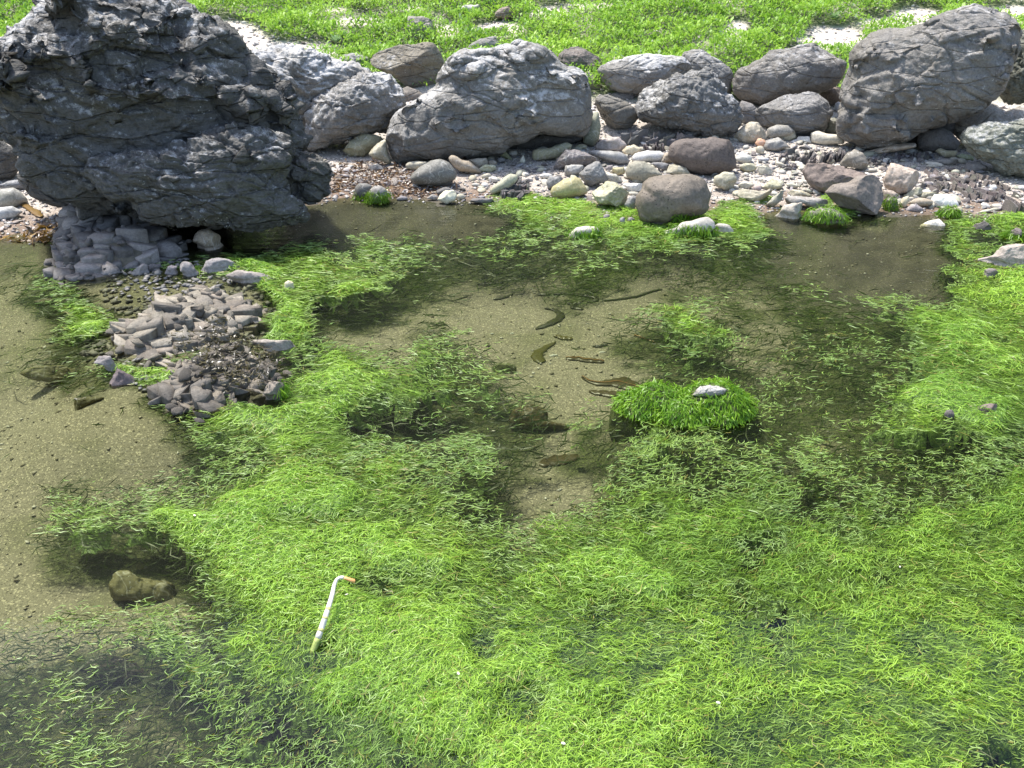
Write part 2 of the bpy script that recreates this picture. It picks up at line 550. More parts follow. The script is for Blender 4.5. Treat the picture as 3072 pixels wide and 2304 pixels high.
wx = np.concatenate([[-60, -20], np.linspace(-8, 8, 33), [20, 60]])
wy = np.concatenate([[-3.4], np.linspace(-3, 6.0, 28)])
X, Y = np.meshgrid(wx, wy)
i = np.arange(X.size).reshape(X.shape)
Fw = np.stack([i[:-1, :-1], i[:-1, 1:], i[1:, 1:], i[1:, :-1]], -1).reshape(-1, 4)
water = new_obj("water", np_mesh("water", np.stack([X.ravel(), Y.ravel(), np.zeros(X.size)], -1), Fw, 4, None, None, True))
tag(water, kind="structure")
m = bpy.data.materials.new("clear_pool_water"); m.use_nodes = True
n_, l_ = m.node_tree.nodes, m.node_tree.links
n_.remove(n_["Principled BSDF"])
b = NB(m)
tc = b.node("ShaderNodeTexCoord").outputs["Object"]
rip = b.noise(b.scalevec(tc, (5, 20, 1)), 1.0, 4, 0.6)
rip2 = b.noise(b.scalevec(tc, (30, 80, 1)), 1.0, 2, 0.5)
sxyz = b.node("ShaderNodeSeparateXYZ"); l_.new(tc, sxyz.inputs[0])
calm = b.math('MULTIPLY', b.rng(b.noise(b.scalevec(tc, (0.6, 1.1, 1)), 1.0, 2), 0.35, 0.65, 0.25, 1.0), b.rng(sxyz.outputs[1], 1.8, 3.6, 0.10, 1.0))
hgt = b.math('MULTIPLY', b.math('ADD', rip, b.math('MULTIPLY', rip2, 0.2)), calm)
nr = b.bump(hgt, 0.0075)
fr = b.node("ShaderNodeFresnel"); fr.inputs[0].default_value = 1.34
l_.new(nr, fr.inputs["Normal"])
tr = b.node("ShaderNodeBsdfTransparent"); tr.inputs[0].default_value = (0.765, 0.80, 0.665, 1)
gl = b.node("ShaderNodeBsdfGlossy"); gl.inputs["Roughness"].default_value = 0.025
l_.new(nr, gl.inputs["Normal"])
mx = b.node("ShaderNodeMixShader")
l_.new(fr.outputs[0], mx.inputs[0]); l_.new(tr.outputs[0], mx.inputs[1]); l_.new(gl.outputs[0], mx.inputs[2])
l_.new(mx.outputs[0], n_["Material Output"].inputs["Surface"])
water.data.materials.append(m)

# ------------------------------------------------------------------ rock builder
def pts_in_poly(x, y, poly):
    poly = np.asarray(poly)
    inside = np.zeros(x.shape, bool)
    j = len(poly) - 1
    for i in range(len(poly)):
        xi, yi = poly[i]; xj, yj = poly[j]
        c = ((yi > y) != (yj > y)) & (x < (xj - xi) * (y - yi) / (yj - yi + 1e-12) + xi)
        inside ^= c
        j = i
    return inside

def edge_dist(x, y, poly):
    poly = np.asarray(poly); d = np.full(x.shape, 9.0)
    for a, bb in zip(poly, np.roll(poly, -1, 0)):
        e = bb - a; L2 = e.dot(e)
        t = np.clip(((x - a[0]) * e[0] + (y - a[1]) * e[1]) / L2, 0, 1)
        d = np.minimum(d, np.hypot(x - a[0] - t * e[0], y - a[1] - t * e[1]))
    return d

def poly_radius(pts2, smooth=3):
    """radius of a polygon round the origin for 360 directions"""
    n = 360
    th = np.arange(n) * 2 * math.pi / n - math.pi
    D = np.stack([np.cos(th), np.sin(th)], -1)
    R = np.zeros(n)
    A = np.asarray(pts2); B = np.roll(A, -1, 0)
    for a, bb in zip(A, B):
        e = bb - a
        den = D[:, 0] * e[1] - D[:, 1] * e[0]
        den = np.where(np.abs(den) < 1e-12, 1e-12, den)
        t = (a[0] * e[1] - a[1] * e[0]) / den
        s = (a[0] * D[:, 1] - a[1] * D[:, 0]) / den
        ok = (s >= 0) & (s <= 1) & (t > 0)
        R = np.where(ok & (t > R), t, R)
    z = R <= 0
    if z.any(): R[z] = R[~z].mean()
    k = np.ones(2 * smooth + 1) / (2 * smooth + 1)
    R = np.convolve(np.concatenate([R[-smooth:], R, R[:smooth]]), k, 'valid')
    return th, R

def area_centroid(p):
    p = np.asarray(p, float); q = np.roll(p, -1, 0)
    cr = p[:, 0] * q[:, 1] - q[:, 0] * p[:, 1]
    A = cr.sum() / 2
    return ((p + q) * cr[:, None]).sum(0) / (6 * A), abs(A)

def ell(cx, cy, rx, ry, rot=0, n=14, jit=0.10, seed=None):
    r = random.Random(seed if seed is not None else int(cx * 31 + cy * 17))
    out = []
    ca, sa = math.cos(math.radians(rot)), math.sin(math.radians(rot))
    for i in range(n):
        a = 2 * math.pi * i / n
        k = 1 + r.uniform(-jit, jit)
        x, y = rx * k * math.cos(a), ry * k * math.sin(a)
        out.append((cx + x * ca - y * sa, cy + x * sa + y * ca))
    return out

def Z(ox, oy, s, pts):
    if len(pts) in (4, 5) and not isinstance(pts[0], (tuple, list)):
        cx, cy, rx, ry = pts[:4]
        return ell(ox + cx * s, oy + cy * s, rx * s, ry * s, pts[4] if len(pts) > 4 else 0)
    return [(ox + x * s, oy + y * s) for x, y in pts]

def lump(poly, n, T, dz, sub, sq=1.0, smooth=3, facets=0, seed=0, rr=1.0):
    """inflate an outline seen in the photograph to a solid body at plane n.P = T"""
    poly = np.asarray(poly, float)
    c, _ = area_centroid(poly)
    d = ray(poly[:, 0], poly[:, 1])
    r = np.cross(n, [0, 0, 1.0]); r /= np.linalg.norm(r)
    u = np.cross(r, n)
    dc = ray(c[0], c[1]); C = dc * (T / dc.dot(n))
    P = d * (T / (d @ n))[:, None] - C
    p2 = np.stack([P @ r, P @ u], -1)
    th, R = poly_radius(p2, smooth)
    S, Fc = ico(sub)
    a, bb, cz = S[:, 0], S[:, 1], S[:, 2]
    rho = np.sqrt(a * a + bb * bb)
    t = np.arctan2(bb, a)
    Rt = np.interp(t, np.append(th, math.pi), np.append(R, R[0]))
    rad = math.sqrt(max(1e-9, 0.5 * np.mean(R * R) * 2))
    pr = rho ** rr
    x, y = Rt * pr * np.cos(t), Rt * pr * np.sin(t)
    w = dz * rad * np.sign(cz) * np.abs(cz) ** sq
    Q = np.stack([x, y, w], -1)
    rg = np.random.RandomState(seed + 5)
    for k in range(facets):
        f = rg.normal(size=3) * np.array([0.8, 0.8, 0.55]); f[2] = abs(f[2]) + 0.25
        f /= np.linalg.norm(f)
        pd = Q @ f
        h = pd.max() * rg.uniform(0.55, 0.86)
        Q = Q - f[None] * np.maximum(pd - h, 0)[:, None] * 0.95
    V = CAM + C + Q[:, :1] * r + Q[:, 1:2] * u - Q[:, 2:3] * n
    return V, Fc, rad

STYLE = {
    # lumps of rounded cells (amp, freq), fbm (amp, freq), cracks (amp, freq), pits (amp, freq); all relative to the radius
    'rugged': dict(cells=[], beds=(0.032, 2.3), facet=[(0.085, 2.4, (0.65, 1.0, 1.6)), (0.045, 5.0, (0.7, 1, 1.6)), (0.013, 11.0, (0.8, 1, 1.4))], fbm=(0.04, 1.5), fine=(0.007, 14), cracks=(0.026, 1.1), pits=(0.018, 7)),
    'boulder': dict(cells=[], facet=[(0.040, 2.0, (0.7, 1, 1.4)), (0.012, 7.0, (0.8, 1, 1.3))], fbm=(0.05, 1.5), fine=(0.006, 16), cracks=(0.028, 1.2), pits=None),
    'knobbly': dict(cells=[(0.030, 5.0, (1, 1, 1.3)), (0.022, 12.0, (1, 1, 1))], facet=[(0.07, 3.2, (0.8, 1, 1.3)), (0.035, 8.0, (0.9, 1, 1.2))], fbm=(0.055, 1.8), fine=(0.018, 15), cracks=(0.02, 1.6), pits=(0.02, 9)),
    'folded': dict(cells=[(0.022, 2.6, (0.7, 0.7, 2.0))], facet=[(0.03, 3.0, (0.7, 1, 1.6))], fbm=(0.045, 1.4), fine=(0.007, 16), cracks=(0.035, 1.1), pits=None),
    'pebble': dict(cells=[], fbm=(0.035, 1.3), fine=(0.006, 9), cracks=None, pits=None),
    'angular': dict(cells=[], facet=[(0.06, 2.2, (1, 1, 1))], fbm=(0.05, 1.6), fine=(0.018, 8), cracks=(0.02, 1.4), pits=None),
    'brown': dict(cells=[], facet=[(0.03, 2.5, (1, 1, 1))], fbm=(0.06, 1.5), fine=(0.014, 12), cracks=None, pits=(0.02, 8)),
}

def displace(V, Fc, rad, style, seed):
    st = STYLE[style]
    N = vnormals(V, Fc)
    P = V / rad + seed * 3.17
    D = np.zeros(len(V))
    warp = np.stack([vnoise(P * 2.2, 201), vnoise(P * 2.2, 202), vnoise(P * 2.2, 203)], -1) * 0.12
    Pw = P + warp
    if st['fbm']:
        D += st['fbm'][0] * fbm(P * st['fbm'][1], 4, 210 + seed % 50)
    # bedding planes dip to the right, so the cells are flat across the dip
    ca, sa = math.cos(0.42), math.sin(0.42)
    Pd = np.stack([Pw[:, 0] * ca - Pw[:, 2] * sa, Pw[:, 1], Pw[:, 0] * sa + Pw[:, 2] * ca], -1)
    for amp, fr, an in st['cells']:
        f1, f2 = worley(Pd * fr * np.array(an) * 0.75, int(fr * 10))
        D += amp * (0.55 - np.minimum(f1, 1.0)) - amp * 0.35 * sstep(0.20, 0.0, f2 - f1)
    if st.get('beds'):
        ba, bf = st['beds']
        q = Pd[:, 2] * bf + 0.5 * fbm(P * 1.3, 3, 261)
        fr = q - np.floor(q)
        D += ba * (np.where(fr < 0.85, fr / 0.85, (1 - fr) / 0.15) - 0.5) * (0.5 + 0.9 * np.clip(vnoise(P * 1.9, 262) + 0.4, 0, 1))
    for amp, fr, an in st.get('facet', ()):
        v, e = facet(Pd * fr * np.array(an), int(fr * 10) + 3)
        k_ = sstep(0.0, 0.10, e)
        D += amp * (v * (0.55 + 0.45 * k_) + 0.26 * (k_ - 1))
    if st['cracks']:
        q = vnoise(Pd * st['cracks'][1] * np.array([0.8, 1, 1.9]), 231)
        D -= st['cracks'][0] * sstep(0.07, 0.0, np.abs(q))
    if st['pits']:
        f1, _ = worley(Pd * st['pits'][1], 241)
        D -= st['pits'][0] * sstep(0.42, 0.12, f1) * sstep(0.0, 0.4, vnoise(P * 1.6, 243) + 0.15)
    if st['fine']:
        D += st['fine'][0] * fbm(P * st['fine'][1], 3, 251)
    return V + N * (D * rad)[:, None]

ROCKS = {}
def rock(name, label, cat, poly, col, m='pebble', style='pebble', sub=5, dz=0.75, sq=0.9, facets=0, lumps=(), group=None,
         push=0.0, T=None, smooth=3, lich_toplight=0.0, seed=None, parent=None, rr=1.0, relief=(), drowned=False):
    poly = np.asarray(poly, float)
    c, _ = area_centroid(poly)
    n = ray(c[0], c[1])
    wet = False
    if seed is None: seed = int(c[0] * 7 + c[1] * 13) % 997
    if T is None:
        ib = int(np.argmax(poly[:, 1]))
        Pb = ground_hit(poly[ib, 0], poly[ib, 1])
        wet = Pb[2] < -0.004 and not drowned
        if wet: Pb = at_water(poly[ib, 0], poly[ib, 1])
        T = (Pb - CAM).dot(n) + push
    parts = []
    V, Fc, rad = lump(poly, n, T, dz, sub, sq, smooth, facets, seed, rr)
    if relief:
        N = vnormals(V, Fc)
        fr = sstep(0.0, 0.35, -(N @ n))
        rpx = math.sqrt(area_centroid(poly)[1] / math.pi)
        for p2, h, wd in relief:
            px, py = proj(V)
            p2 = np.asarray(p2, float)
            wob = vnoise(V * 3 / rad + seed, 330) * 0.09 + vnoise(V * 8 / rad, 331) * 0.035
            ins = pts_in_poly(px, py, p2)
            ed = edge_dist(px, py, p2) / rpx * np.where(ins, 1, -1) + wob
            V = V - n[None] * (h * rad * np.clip(ed / wd, 0, 1) ** 0.55 * fr)[:, None]
    V = displace(V, Fc, rad, style, seed)
    parts.append((V, Fc))
    for lp in lumps:
        p2, off, dz2, st2, sub2 = lp[:5]
        V2, F2, r2 = lump(p2, n, T - off, dz2, sub2, 0.85, 2, lp[5] if len(lp) > 5 else 0, seed + 3)
        V2 = displace(V2, F2, max(r2, rad * 0.55), st2, seed)
        parts.append((V2, F2))
    o = 0; VV = []; FF = []
    for v, f in parts:
        VV.append(v); FF.append(f + o); o += len(v)
    V = np.concatenate(VV); Fc = np.concatenate(FF)
    if wet:
        zm = V[:, 2].min(); z1 = 0.012
        fl = min(float(terrain(V[:, 0].mean(), V[:, 1].mean())), -0.02) - 0.03
        if zm < z1 and zm > fl:
            dn = np.clip((z1 - V[:, 2]) / (z1 - zm), 0, 1)
            cxy = V[:, :2].mean(0)
            V[:, :2] = cxy + (V[:, :2] - cxy) * (1 + 0.9 * dn ** 0.7 * min(1.0, 0.10 / rad))[:, None]
            V[:, 2] = np.where(V[:, 2] < z1, z1 + (V[:, 2] - z1) * (z1 - fl) / (z1 - zm), V[:, 2])
    N = vnormals(V, Fc)
    lv = None
    if lich_toplight > 0:
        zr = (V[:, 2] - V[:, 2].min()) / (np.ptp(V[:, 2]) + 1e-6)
        lv = lich_toplight * (sstep(0.0, 0.85, N[:, 2]) * 0.8 + 0.4 * sstep(0.3, 0.9, zr)) * (0.65 + 0.6 * vnoise(V * 4, 300))  # crust mask; upward faces also whitened for sky and sun light
    if drowned: V[:, 2] -= 0.12 * np.ptp(V[:, 2])
    base = np.array([V[:, 0].mean(), V[:, 1].mean(), V[:, 2].min()])
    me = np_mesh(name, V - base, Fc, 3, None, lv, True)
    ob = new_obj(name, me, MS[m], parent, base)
    ob.color = rgba(col)
    if parent is None:
        tag(ob, label, cat, group)
    ROCKS[label] = (ob, V, N, Fc, rad, n, T)
    return ob

SA = 1024 / 2212.0
ZA = lambda p: Z(0, 0, SA, p)
ZB = lambda p: Z(1024, 0, SA, p)
ZC = lambda p: Z(2048, 0, SA, p)
Z3 = lambda p: Z(1400, 850, 600 / 2212.0, p)
Z4 = lambda p: Z(1000, 400, 600 / 2212.0, p)
Z5 = lambda p: Z(1600, 400, 600 / 2212.0, p)
Z6 = lambda p: Z(2200, 350, 872 / 2212.0, p)
ZL = lambda p: Z(0, 540, 600 / 2212.0, p)
ZO = lambda p: Z(280, 780, 600 / 2212.0, p)
ZU = lambda p: Z(560, 0, 800 / 2212.0, p)
ZR = lambda p: Z(2600, 620, 472 / 2212.0, p)
ZD = lambda p: Z(0, 768, SA, p)
ZE = lambda p: Z(0, 1536, SA, p)
ZM = lambda p: Z(1024, 768, SA, p)
ZW = lambda p: Z(1750, 1100, 600 / 2212.0, p)
ZX = lambda p: Z(2048, 768, SA, p)

DARK = (0.112, 0.112, 0.112); GREY = (0.215, 0.212, 0.208); PALE = (0.27, 0.27, 0.27); GBRN = (0.20, 0.185, 0.155)

# ---- the big boulder on the left
main = ZA([(290, 20), (350, -60), (700, -110), (1100, -50), (1180, 40), (1270, 130), (1350, 185), (1440, 220), (1530, 300), (1600, 370), (1700, 430),
           (1800, 500), (1880, 600), (1900, 700), (1950, 840), (1990, 930), (1900, 1000), (1500, 1150), (1000, 1370), (700, 1370), (560, 1340), (400, 1290), (230, 1190),
           (120, 1100), (60, 980), (20, 870), (-40, 760), (-120, 600), (-160, 450), (-100, 330), (0, 260), (100, 190), (130, 120), (250, 90)])
snout = ZA([(530, 1090), (600, 1040), (800, 985), (1000, 965), (1200, 925), (1400, 830), (1560, 800), (1700, 850), (1870, 890), (1930, 980), (1850, 1130),
            (1900, 1250), (1990, 1370), (1960, 1420), (1800, 1460), (1500, 1490), (1250, 1470), (1050, 1430), (900, 1370), (800, 1310), (650, 1290), (560, 1200)])
lobe = ZA([(1890, 960), (2000, 985), (2090, 1020), (2150, 1100), (2140, 1180), (2110, 1260), (2060, 1310), (1980, 1320), (1900, 1270), (1830, 1150), (1840, 1040)])
crown = ZA([(380, 60), (450, 0), (600, -70), (1000, -70), (1180, 40), (1350, 185), (1200, 230), (1000, 235), (800, 290), (700, 300), (600, 240), (450, 130)])
led2 = ZA([(-60, 330), (100, 250), (300, 230), (500, 215), (650, 260), (690, 310), (500, 380), (400, 395), (280, 385), (150, 420), (0, 450)])
led3 = ZA([(690, 310), (850, 260), (1050, 240), (1200, 300), (1250, 370), (1200, 430), (1050, 395), (900, 340)])
led4 = ZA([(1240, 230), (1350, 190), (1480, 220), (1540, 320), (1500, 390), (1400, 355), (1250, 290)])
led5 = ZA([(-120, 400), (100, 420), (250, 560), (390, 640), (300, 670), (150, 640), (0, 600), (-100, 540)])
led6 = ZA([(540, 680), (650, 640), (780, 690), (870, 760), (800, 825), (650, 825), (570, 760)])
led7 = ZA([(1560, 620), (1700, 600), (1830, 610), (1890, 680), (1900, 850), (1800, 840), (1640, 780), (1580, 700)])
led8 = ZA([(900, 480), (1100, 430), (1400, 440), (1560, 520), (1540, 620), (1350, 700), (1100, 680), (940, 590)])
led9 = ZA([(100, 870), (250, 740), (480, 800), (520, 940), (420, 1000), (230, 1010), (110, 960)])
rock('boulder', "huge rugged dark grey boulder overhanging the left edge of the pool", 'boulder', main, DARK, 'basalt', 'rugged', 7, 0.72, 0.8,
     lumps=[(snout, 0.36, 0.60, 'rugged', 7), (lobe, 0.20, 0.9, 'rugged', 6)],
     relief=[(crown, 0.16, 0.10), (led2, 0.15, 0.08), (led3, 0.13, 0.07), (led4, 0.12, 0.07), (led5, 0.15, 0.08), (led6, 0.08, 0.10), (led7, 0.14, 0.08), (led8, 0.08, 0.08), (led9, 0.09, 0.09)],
     T=5.03, lich_toplight=0.7, seed=1)

# ---- the row of boulders on the far bank
rock('boulder', "broad pale boulder crusted with white, directly behind the huge left boulder", 'boulder',
     ZA([(1500, 400), (1560, 330), (1700, 310), (1900, 300), (2050, 330), (2200, 390), (2400, 440), (2420, 540), (2250, 640), (2100, 700), (1990, 880), (1850, 900), (1750, 700)]),
     GREY, 'boulder', 'knobbly', 6, 0.7, lich_toplight=1.5, lumps=[(ZA([(1620, 470), (1700, 400), (1800, 440), (1900, 500), (1930, 560), (1850, 640), (1760, 600)]), 0.2, 0.6, 'boulder', 5)], T=6.25)
rock('boulder', "knobbly speckled boulder wedged between the huge left boulder and the long smooth one", 'boulder',
     [(905, 455), (905, 420), (912, 360), (925, 330), (950, 290), (1010, 258), (1080, 222), (1130, 213), (1180, 235), (1215, 290), (1225, 330), (1180, 350), (1165, 390), (1130, 405), (1040, 425), (960, 450)],
     GREY, 'boulder', 'knobbly', 6, 0.8, lich_toplight=1.0)
rock('boulder', "long smooth grey boulder with a whitish crusted top at the middle of the bank", 'boulder',
     ZB([(290, 970), (292, 880), (310, 800), (340, 730), (420, 670), (530, 610), (620, 560), (660, 430), (700, 385), (780, 335), (900, 325), (1000, 335), (1060, 305), (1170, 268), (1260, 272),
         (1330, 290), (1400, 380), (1440, 430), (1540, 445), (1590, 490), (1630, 600), (1630, 720), (1610, 820), (1550, 880), (1450, 870), (1350, 865), (1280, 870), (1180, 920), (1090, 945),
         (1040, 985), (900, 1015), (780, 1030), (620, 1035), (450, 1045), (330, 1035)]), (0.195, 0.193, 0.19), 'boulder', 'boulder', 7, 0.62, 0.8,
     relief=[(ZB([(1060, 320), (1120, 250), (1330, 250), (1400, 360), (1395, 380), (1300, 395), (1200, 440), (1100, 410)]), 0.10, 0.06),
            (ZB([(670, 430), (760, 310), (900, 300), (1000, 340), (1050, 420), (950, 500), (800, 520), (700, 500)]), 0.07, 0.08),
            (ZB([(600, 600), (800, 540), (1000, 480), (1250, 440), (1450, 470), (1560, 560), (1500, 600), (1350, 560), (1150, 600), (950, 660), (830, 750), (640, 690)]), 0.06, 0.12),
            (ZB([(850, 760), (960, 670), (1150, 620), (1340, 590), (1480, 640), (1420, 720), (1200, 790), (1000, 860), (870, 850)]), 0.05, 0.16)], lich_toplight=0.95, smooth=2)
rock('boulder', "grey-brown boulder with white streaks standing behind the long smooth one", 'boulder',
     ZB([(180, 375), (230, 330), (400, 290), (560, 268), (610, 282), (650, 350), (675, 430), (640, 540), (560, 590), (420, 560), (330, 490), (200, 430)]),
     GBRN, 'boulder', 'boulder', 6, 0.7, facets=3, lich_toplight=0.35, push=0.1)
rock('boulder', "low pitted pale boulder at the foot of the green bank, left of the grey-brown one", 'boulder',
     ZB([(-70, 470), (-40, 400), (20, 355), (90, 345), (180, 370), (210, 430), (190, 475), (60, 480)]), PALE, 'boulder', 'knobbly', 5, 0.8, lich_toplight=0.5, push=0.05)
rock('stone', "flat grey-brown stone in the gap under the white-streaked boulder", 'stone',
     ZB([(330, 640), (380, 580), (430, 560), (500, 585), (540, 620), (520, 660), (420, 690)]), (0.24, 0.22, 0.20), 'boulder', 'pebble', 5, 0.7, push=0.1)
rock('stone', "small lit white stone on the shoulder of the long smooth boulder", 'stone',
     ZB([(545, 600), (570, 570), (620, 545), (625, 580), (600, 610)]), (0.5, 0.49, 0.46), 'pebble', 'pebble', 4, 0.8, push=0.2)
rock('stone', "small grey rock poking out of the plants above the long smooth boulder", 'stone',
     ZB([(810, 330), (830, 290), (900, 250), (1000, 235), (1030, 290), (1000, 330), (900, 350)]), GREY, 'boulder', 'boulder', 5, 0.8, lich_toplight=0.5)
rock('boulder', "dark brownish pointed boulder behind the right end of the long smooth one", 'boulder',
     ZB([(1400, 440), (1410, 350), (1460, 310), (1530, 280), (1575, 310), (1700, 390), (1690, 480), (1560, 500), (1440, 480)]), (0.16, 0.145, 0.14), 'boulder', 'boulder', 6, 0.8, facets=2, lich_toplight=0.25)
rock('stone', "rounded tan stone squeezed in the gap right of the long smooth boulder", 'stone',
     ZB([(1560, 480), (1600, 460), (1650, 490), (1695, 560), (1670, 605), (1620, 600), (1590, 540)]), (0.30, 0.27, 0.23), 'pebble', 'pebble', 5, 0.8, push=0.1)
rock('boulder', "low wide boulder with a whitened flat top, right of the middle gap", 'boulder',
     ZB([(1645, 450), (1700, 410), (1780, 385), (1890, 350), (2050, 350), (2212, 372), (2270, 420), (2240, 560), (2100, 610), (1900, 620), (1740, 590), (1690, 520)]),
     GREY, 'boulder', 'boulder', 6, 0.7, lich_toplight=1.0, facets=1)
rock('boulder', "upright grey boulder behind the rough-topped one, against the plants", 'boulder',
     ZC([(-40, 440), (0, 340), (60, 318), (130, 315), (200, 370), (300, 430), (332, 480), (320, 600), (270, 620), (150, 560), (20, 520)]), GREY, 'boulder', 'boulder', 6, 0.75, lich_toplight=0.6)
rock('boulder', "rough-topped rounded boulder dark below, in front of the whitened flat-topped one", 'boulder',
     [(1901, 300), (1905, 258), (1935, 236), (1990, 225), (2048, 228), (2080, 215), (2108, 207), (2150, 220), (2165, 255), (2190, 285), (2215, 310), (2228, 340), (2225, 370), (2205, 390), (2160, 404),
      (2100, 410), (2048, 397), (1980, 382), (1925, 360), (1905, 330)], (0.16, 0.162, 0.165), 'boulder', 'knobbly', 6, 0.8, lich_toplight=0.9, facets=1)
rock('stone', "angular flat-faced dark stone left of the rough-topped boulder", 'stone',
     [(1783, 290), (1830, 284), (1870, 300), (1905, 322), (1919, 352), (1897, 386), (1820, 388), (1797, 352)], (0.17, 0.165, 0.155), 'boulder', 'angular', 5, 0.8, facets=3)
rock('stone', "small rough stone resting over the angular flat-faced dark one", 'stone',
     [(1826, 300), (1835, 280), (1880, 272), (1904, 285), (1906, 315), (1870, 312)], (0.18, 0.17, 0.16), 'boulder', 'knobbly', 4, 0.8, push=0.12)
rock('stone', "greenish weathered stone under the right end of the long smooth boulder", 'stone',
     [(1748, 430), (1752, 390), (1775, 340), (1795, 335), (1803, 380), (1798, 420), (1780, 440)], (0.24, 0.25, 0.19), 'pebble', 'pebble', 5, 0.8)
rock('boulder', "broad rounded boulder with a deep crack, left of the great folded one", 'boulder',
     ZC([(325, 600), (330, 480), (370, 430), (500, 380), (560, 330), (700, 305), (850, 285), (900, 320), (980, 370), (1050, 400), (1045, 500), (1000, 560), (880, 605), (700, 640), (480, 690), (380, 650)]),
     (0.175, 0.17, 0.168), 'boulder', 'boulder', 6, 0.72, lich_toplight=0.55, relief=[(ZC([(580, 420), (680, 300), (880, 270), (1080, 400), (1060, 520), (880, 600), (720, 600), (610, 510)]), 0.12, 0.12)])
rock('boulder', "smooth mid-sized grey boulder in front of the cracked one", 'boulder',
     ZC([(462, 770), (480, 710), (560, 660), (680, 612), (800, 598), (880, 610), (950, 650), (972, 740), (930, 835), (850, 872), (700, 875), (580, 840), (490, 810)]),
     (0.20, 0.20, 0.205), 'boulder', 'boulder', 6, 0.8, facets=2, lich_toplight=0.5)
rock('stone', "slim grey stone between the rough-topped boulder and the smooth mid-sized one", 'stone',
     ZC([(360, 700), (380, 650), (450, 670), (495, 715), (475, 790), (400, 815), (375, 760)]), (0.21, 0.205, 0.21), 'boulder', 'pebble', 4, 0.8, push=0.05)
rock('stone', "brown shadowed stone tucked left of the great folded boulder", 'stone',
     ZC([(870, 640), (900, 585), (960, 555), (1050, 570), (1040, 660), (960, 690)]), (0.17, 0.14, 0.12), 'brown', 'angular', 5, 0.8, facets=2)
rock('stone', "small blue-white round cobble left of the great folded boulder", 'stone', ZC((1005, 692, 23, 34)), (0.46, 0.47, 0.5), 'pebble', 'pebble', 4, 0.9)
rock('stone', "squared olive block at the foot of the great folded boulder", 'stone',
     ZC([(920, 860), (930, 775), (1010, 752), (1006, 860)]), (0.24, 0.24, 0.20), 'pebble', 'angular', 5, 0.8, facets=2, smooth=1)
rock('boulder', "great folded smooth grey boulder leaning up at the right end of the bank", 'boulder',
     ZC([(1075, 440), (1085, 340), (1150, 270), (1220, 210), (1430, 180), (1560, 140), (1700, 70), (1830, 30), (1900, 20), (2000, 50), (2130, 110), (2200, 190), (2190, 290), (2130, 450), (2100, 540),
         (2030, 640), (1950, 705), (1780, 785), (1600, 840), (1450, 905), (1300, 955), (1180, 970), (1060, 920), (1000, 850), (1010, 720), (1030, 600), (1035, 530)]),
     (0.195, 0.19, 0.186), 'boulder', 'folded', 7, 0.66, 0.82, lich_toplight=0.42,
     relief=[(ZC([(1060, 420), (1090, 300), (1180, 225), (1250, 250), (1285, 320), (1250, 375), (1180, 390)]), 0.10, 0.10),
            (ZC([(1010, 640), (1090, 525), (1250, 462), (1400, 452), (1490, 500), (1505, 590), (1430, 680), (1300, 745), (1080, 705)]), 0.17, 0.10),
            (ZC([(980, 760), (1080, 705), (1300, 750), (1440, 750), (1470, 850), (1300, 970), (1150, 990), (1000, 900)]), 0.15, 0.09),
            (ZC([(1280, 350), (1480, 290), (1700, 220), (1900, 130), (2000, 200), (1760, 280), (1600, 330), (1420, 390), (1300, 400)]), 0.10, 0.10),
            (ZC([(1500, 500), (1650, 380), (1900, 330), (2100, 330), (2110, 500), (1980, 640), (1700, 690), (1540, 620)]), 0.09, 0.16)], smooth=2)
rock('boulder', "shadowed green-tinged boulder behind the great folded one at the far right", 'boulder',
     ZC([(2030, 560), (2110, 430), (2180, 200), (2300, 150), (2420, 300), (2420, 560), (2250, 680), (2080, 660)]), (0.15, 0.16, 0.14), 'boulder', 'knobbly', 6, 0.7, lich_toplight=0.3, T=6.75)
rock('boulder', "pale pinkish rounded boulder at the right, behind the green-tinted one", 'boulder',
     ZC([(1738, 850), (1745, 790), (1790, 730), (1850, 675), (1930, 660), (2030, 672), (2095, 725), (2150, 702), (2260, 700), (2330, 800), (2260, 920), (1900, 950), (1790, 910)]),
     (0.30, 0.285, 0.27), 'boulder', 'boulder', 6, 0.8, lich_toplight=0.5)
rock('boulder', "large boulder with a green-tinted top, rough grey below, at the right edge", 'boulder',
     ZC([(1790, 900), (1815, 845), (1900, 825), (2000, 795), (2212, 770), (2400, 800), (2450, 950), (2400, 1130), (2212, 1155), (2050, 1112), (1900, 1015), (1810, 940)]),
     (0.20, 0.215, 0.19), 'boulder', 'knobbly', 6, 0.75, facets=1, lich_toplight=0.7)
rock('stone', "dark rounded stone between the great folded boulder and the green-tinted one", 'stone',
     ZC([(1518, 920), (1530, 870), (1570, 835), (1650, 820), (1740, 850), (1795, 930), (1770, 975), (1600, 985), (1530, 960)]), (0.13, 0.125, 0.125), 'brown', 'brown', 5, 0.85)

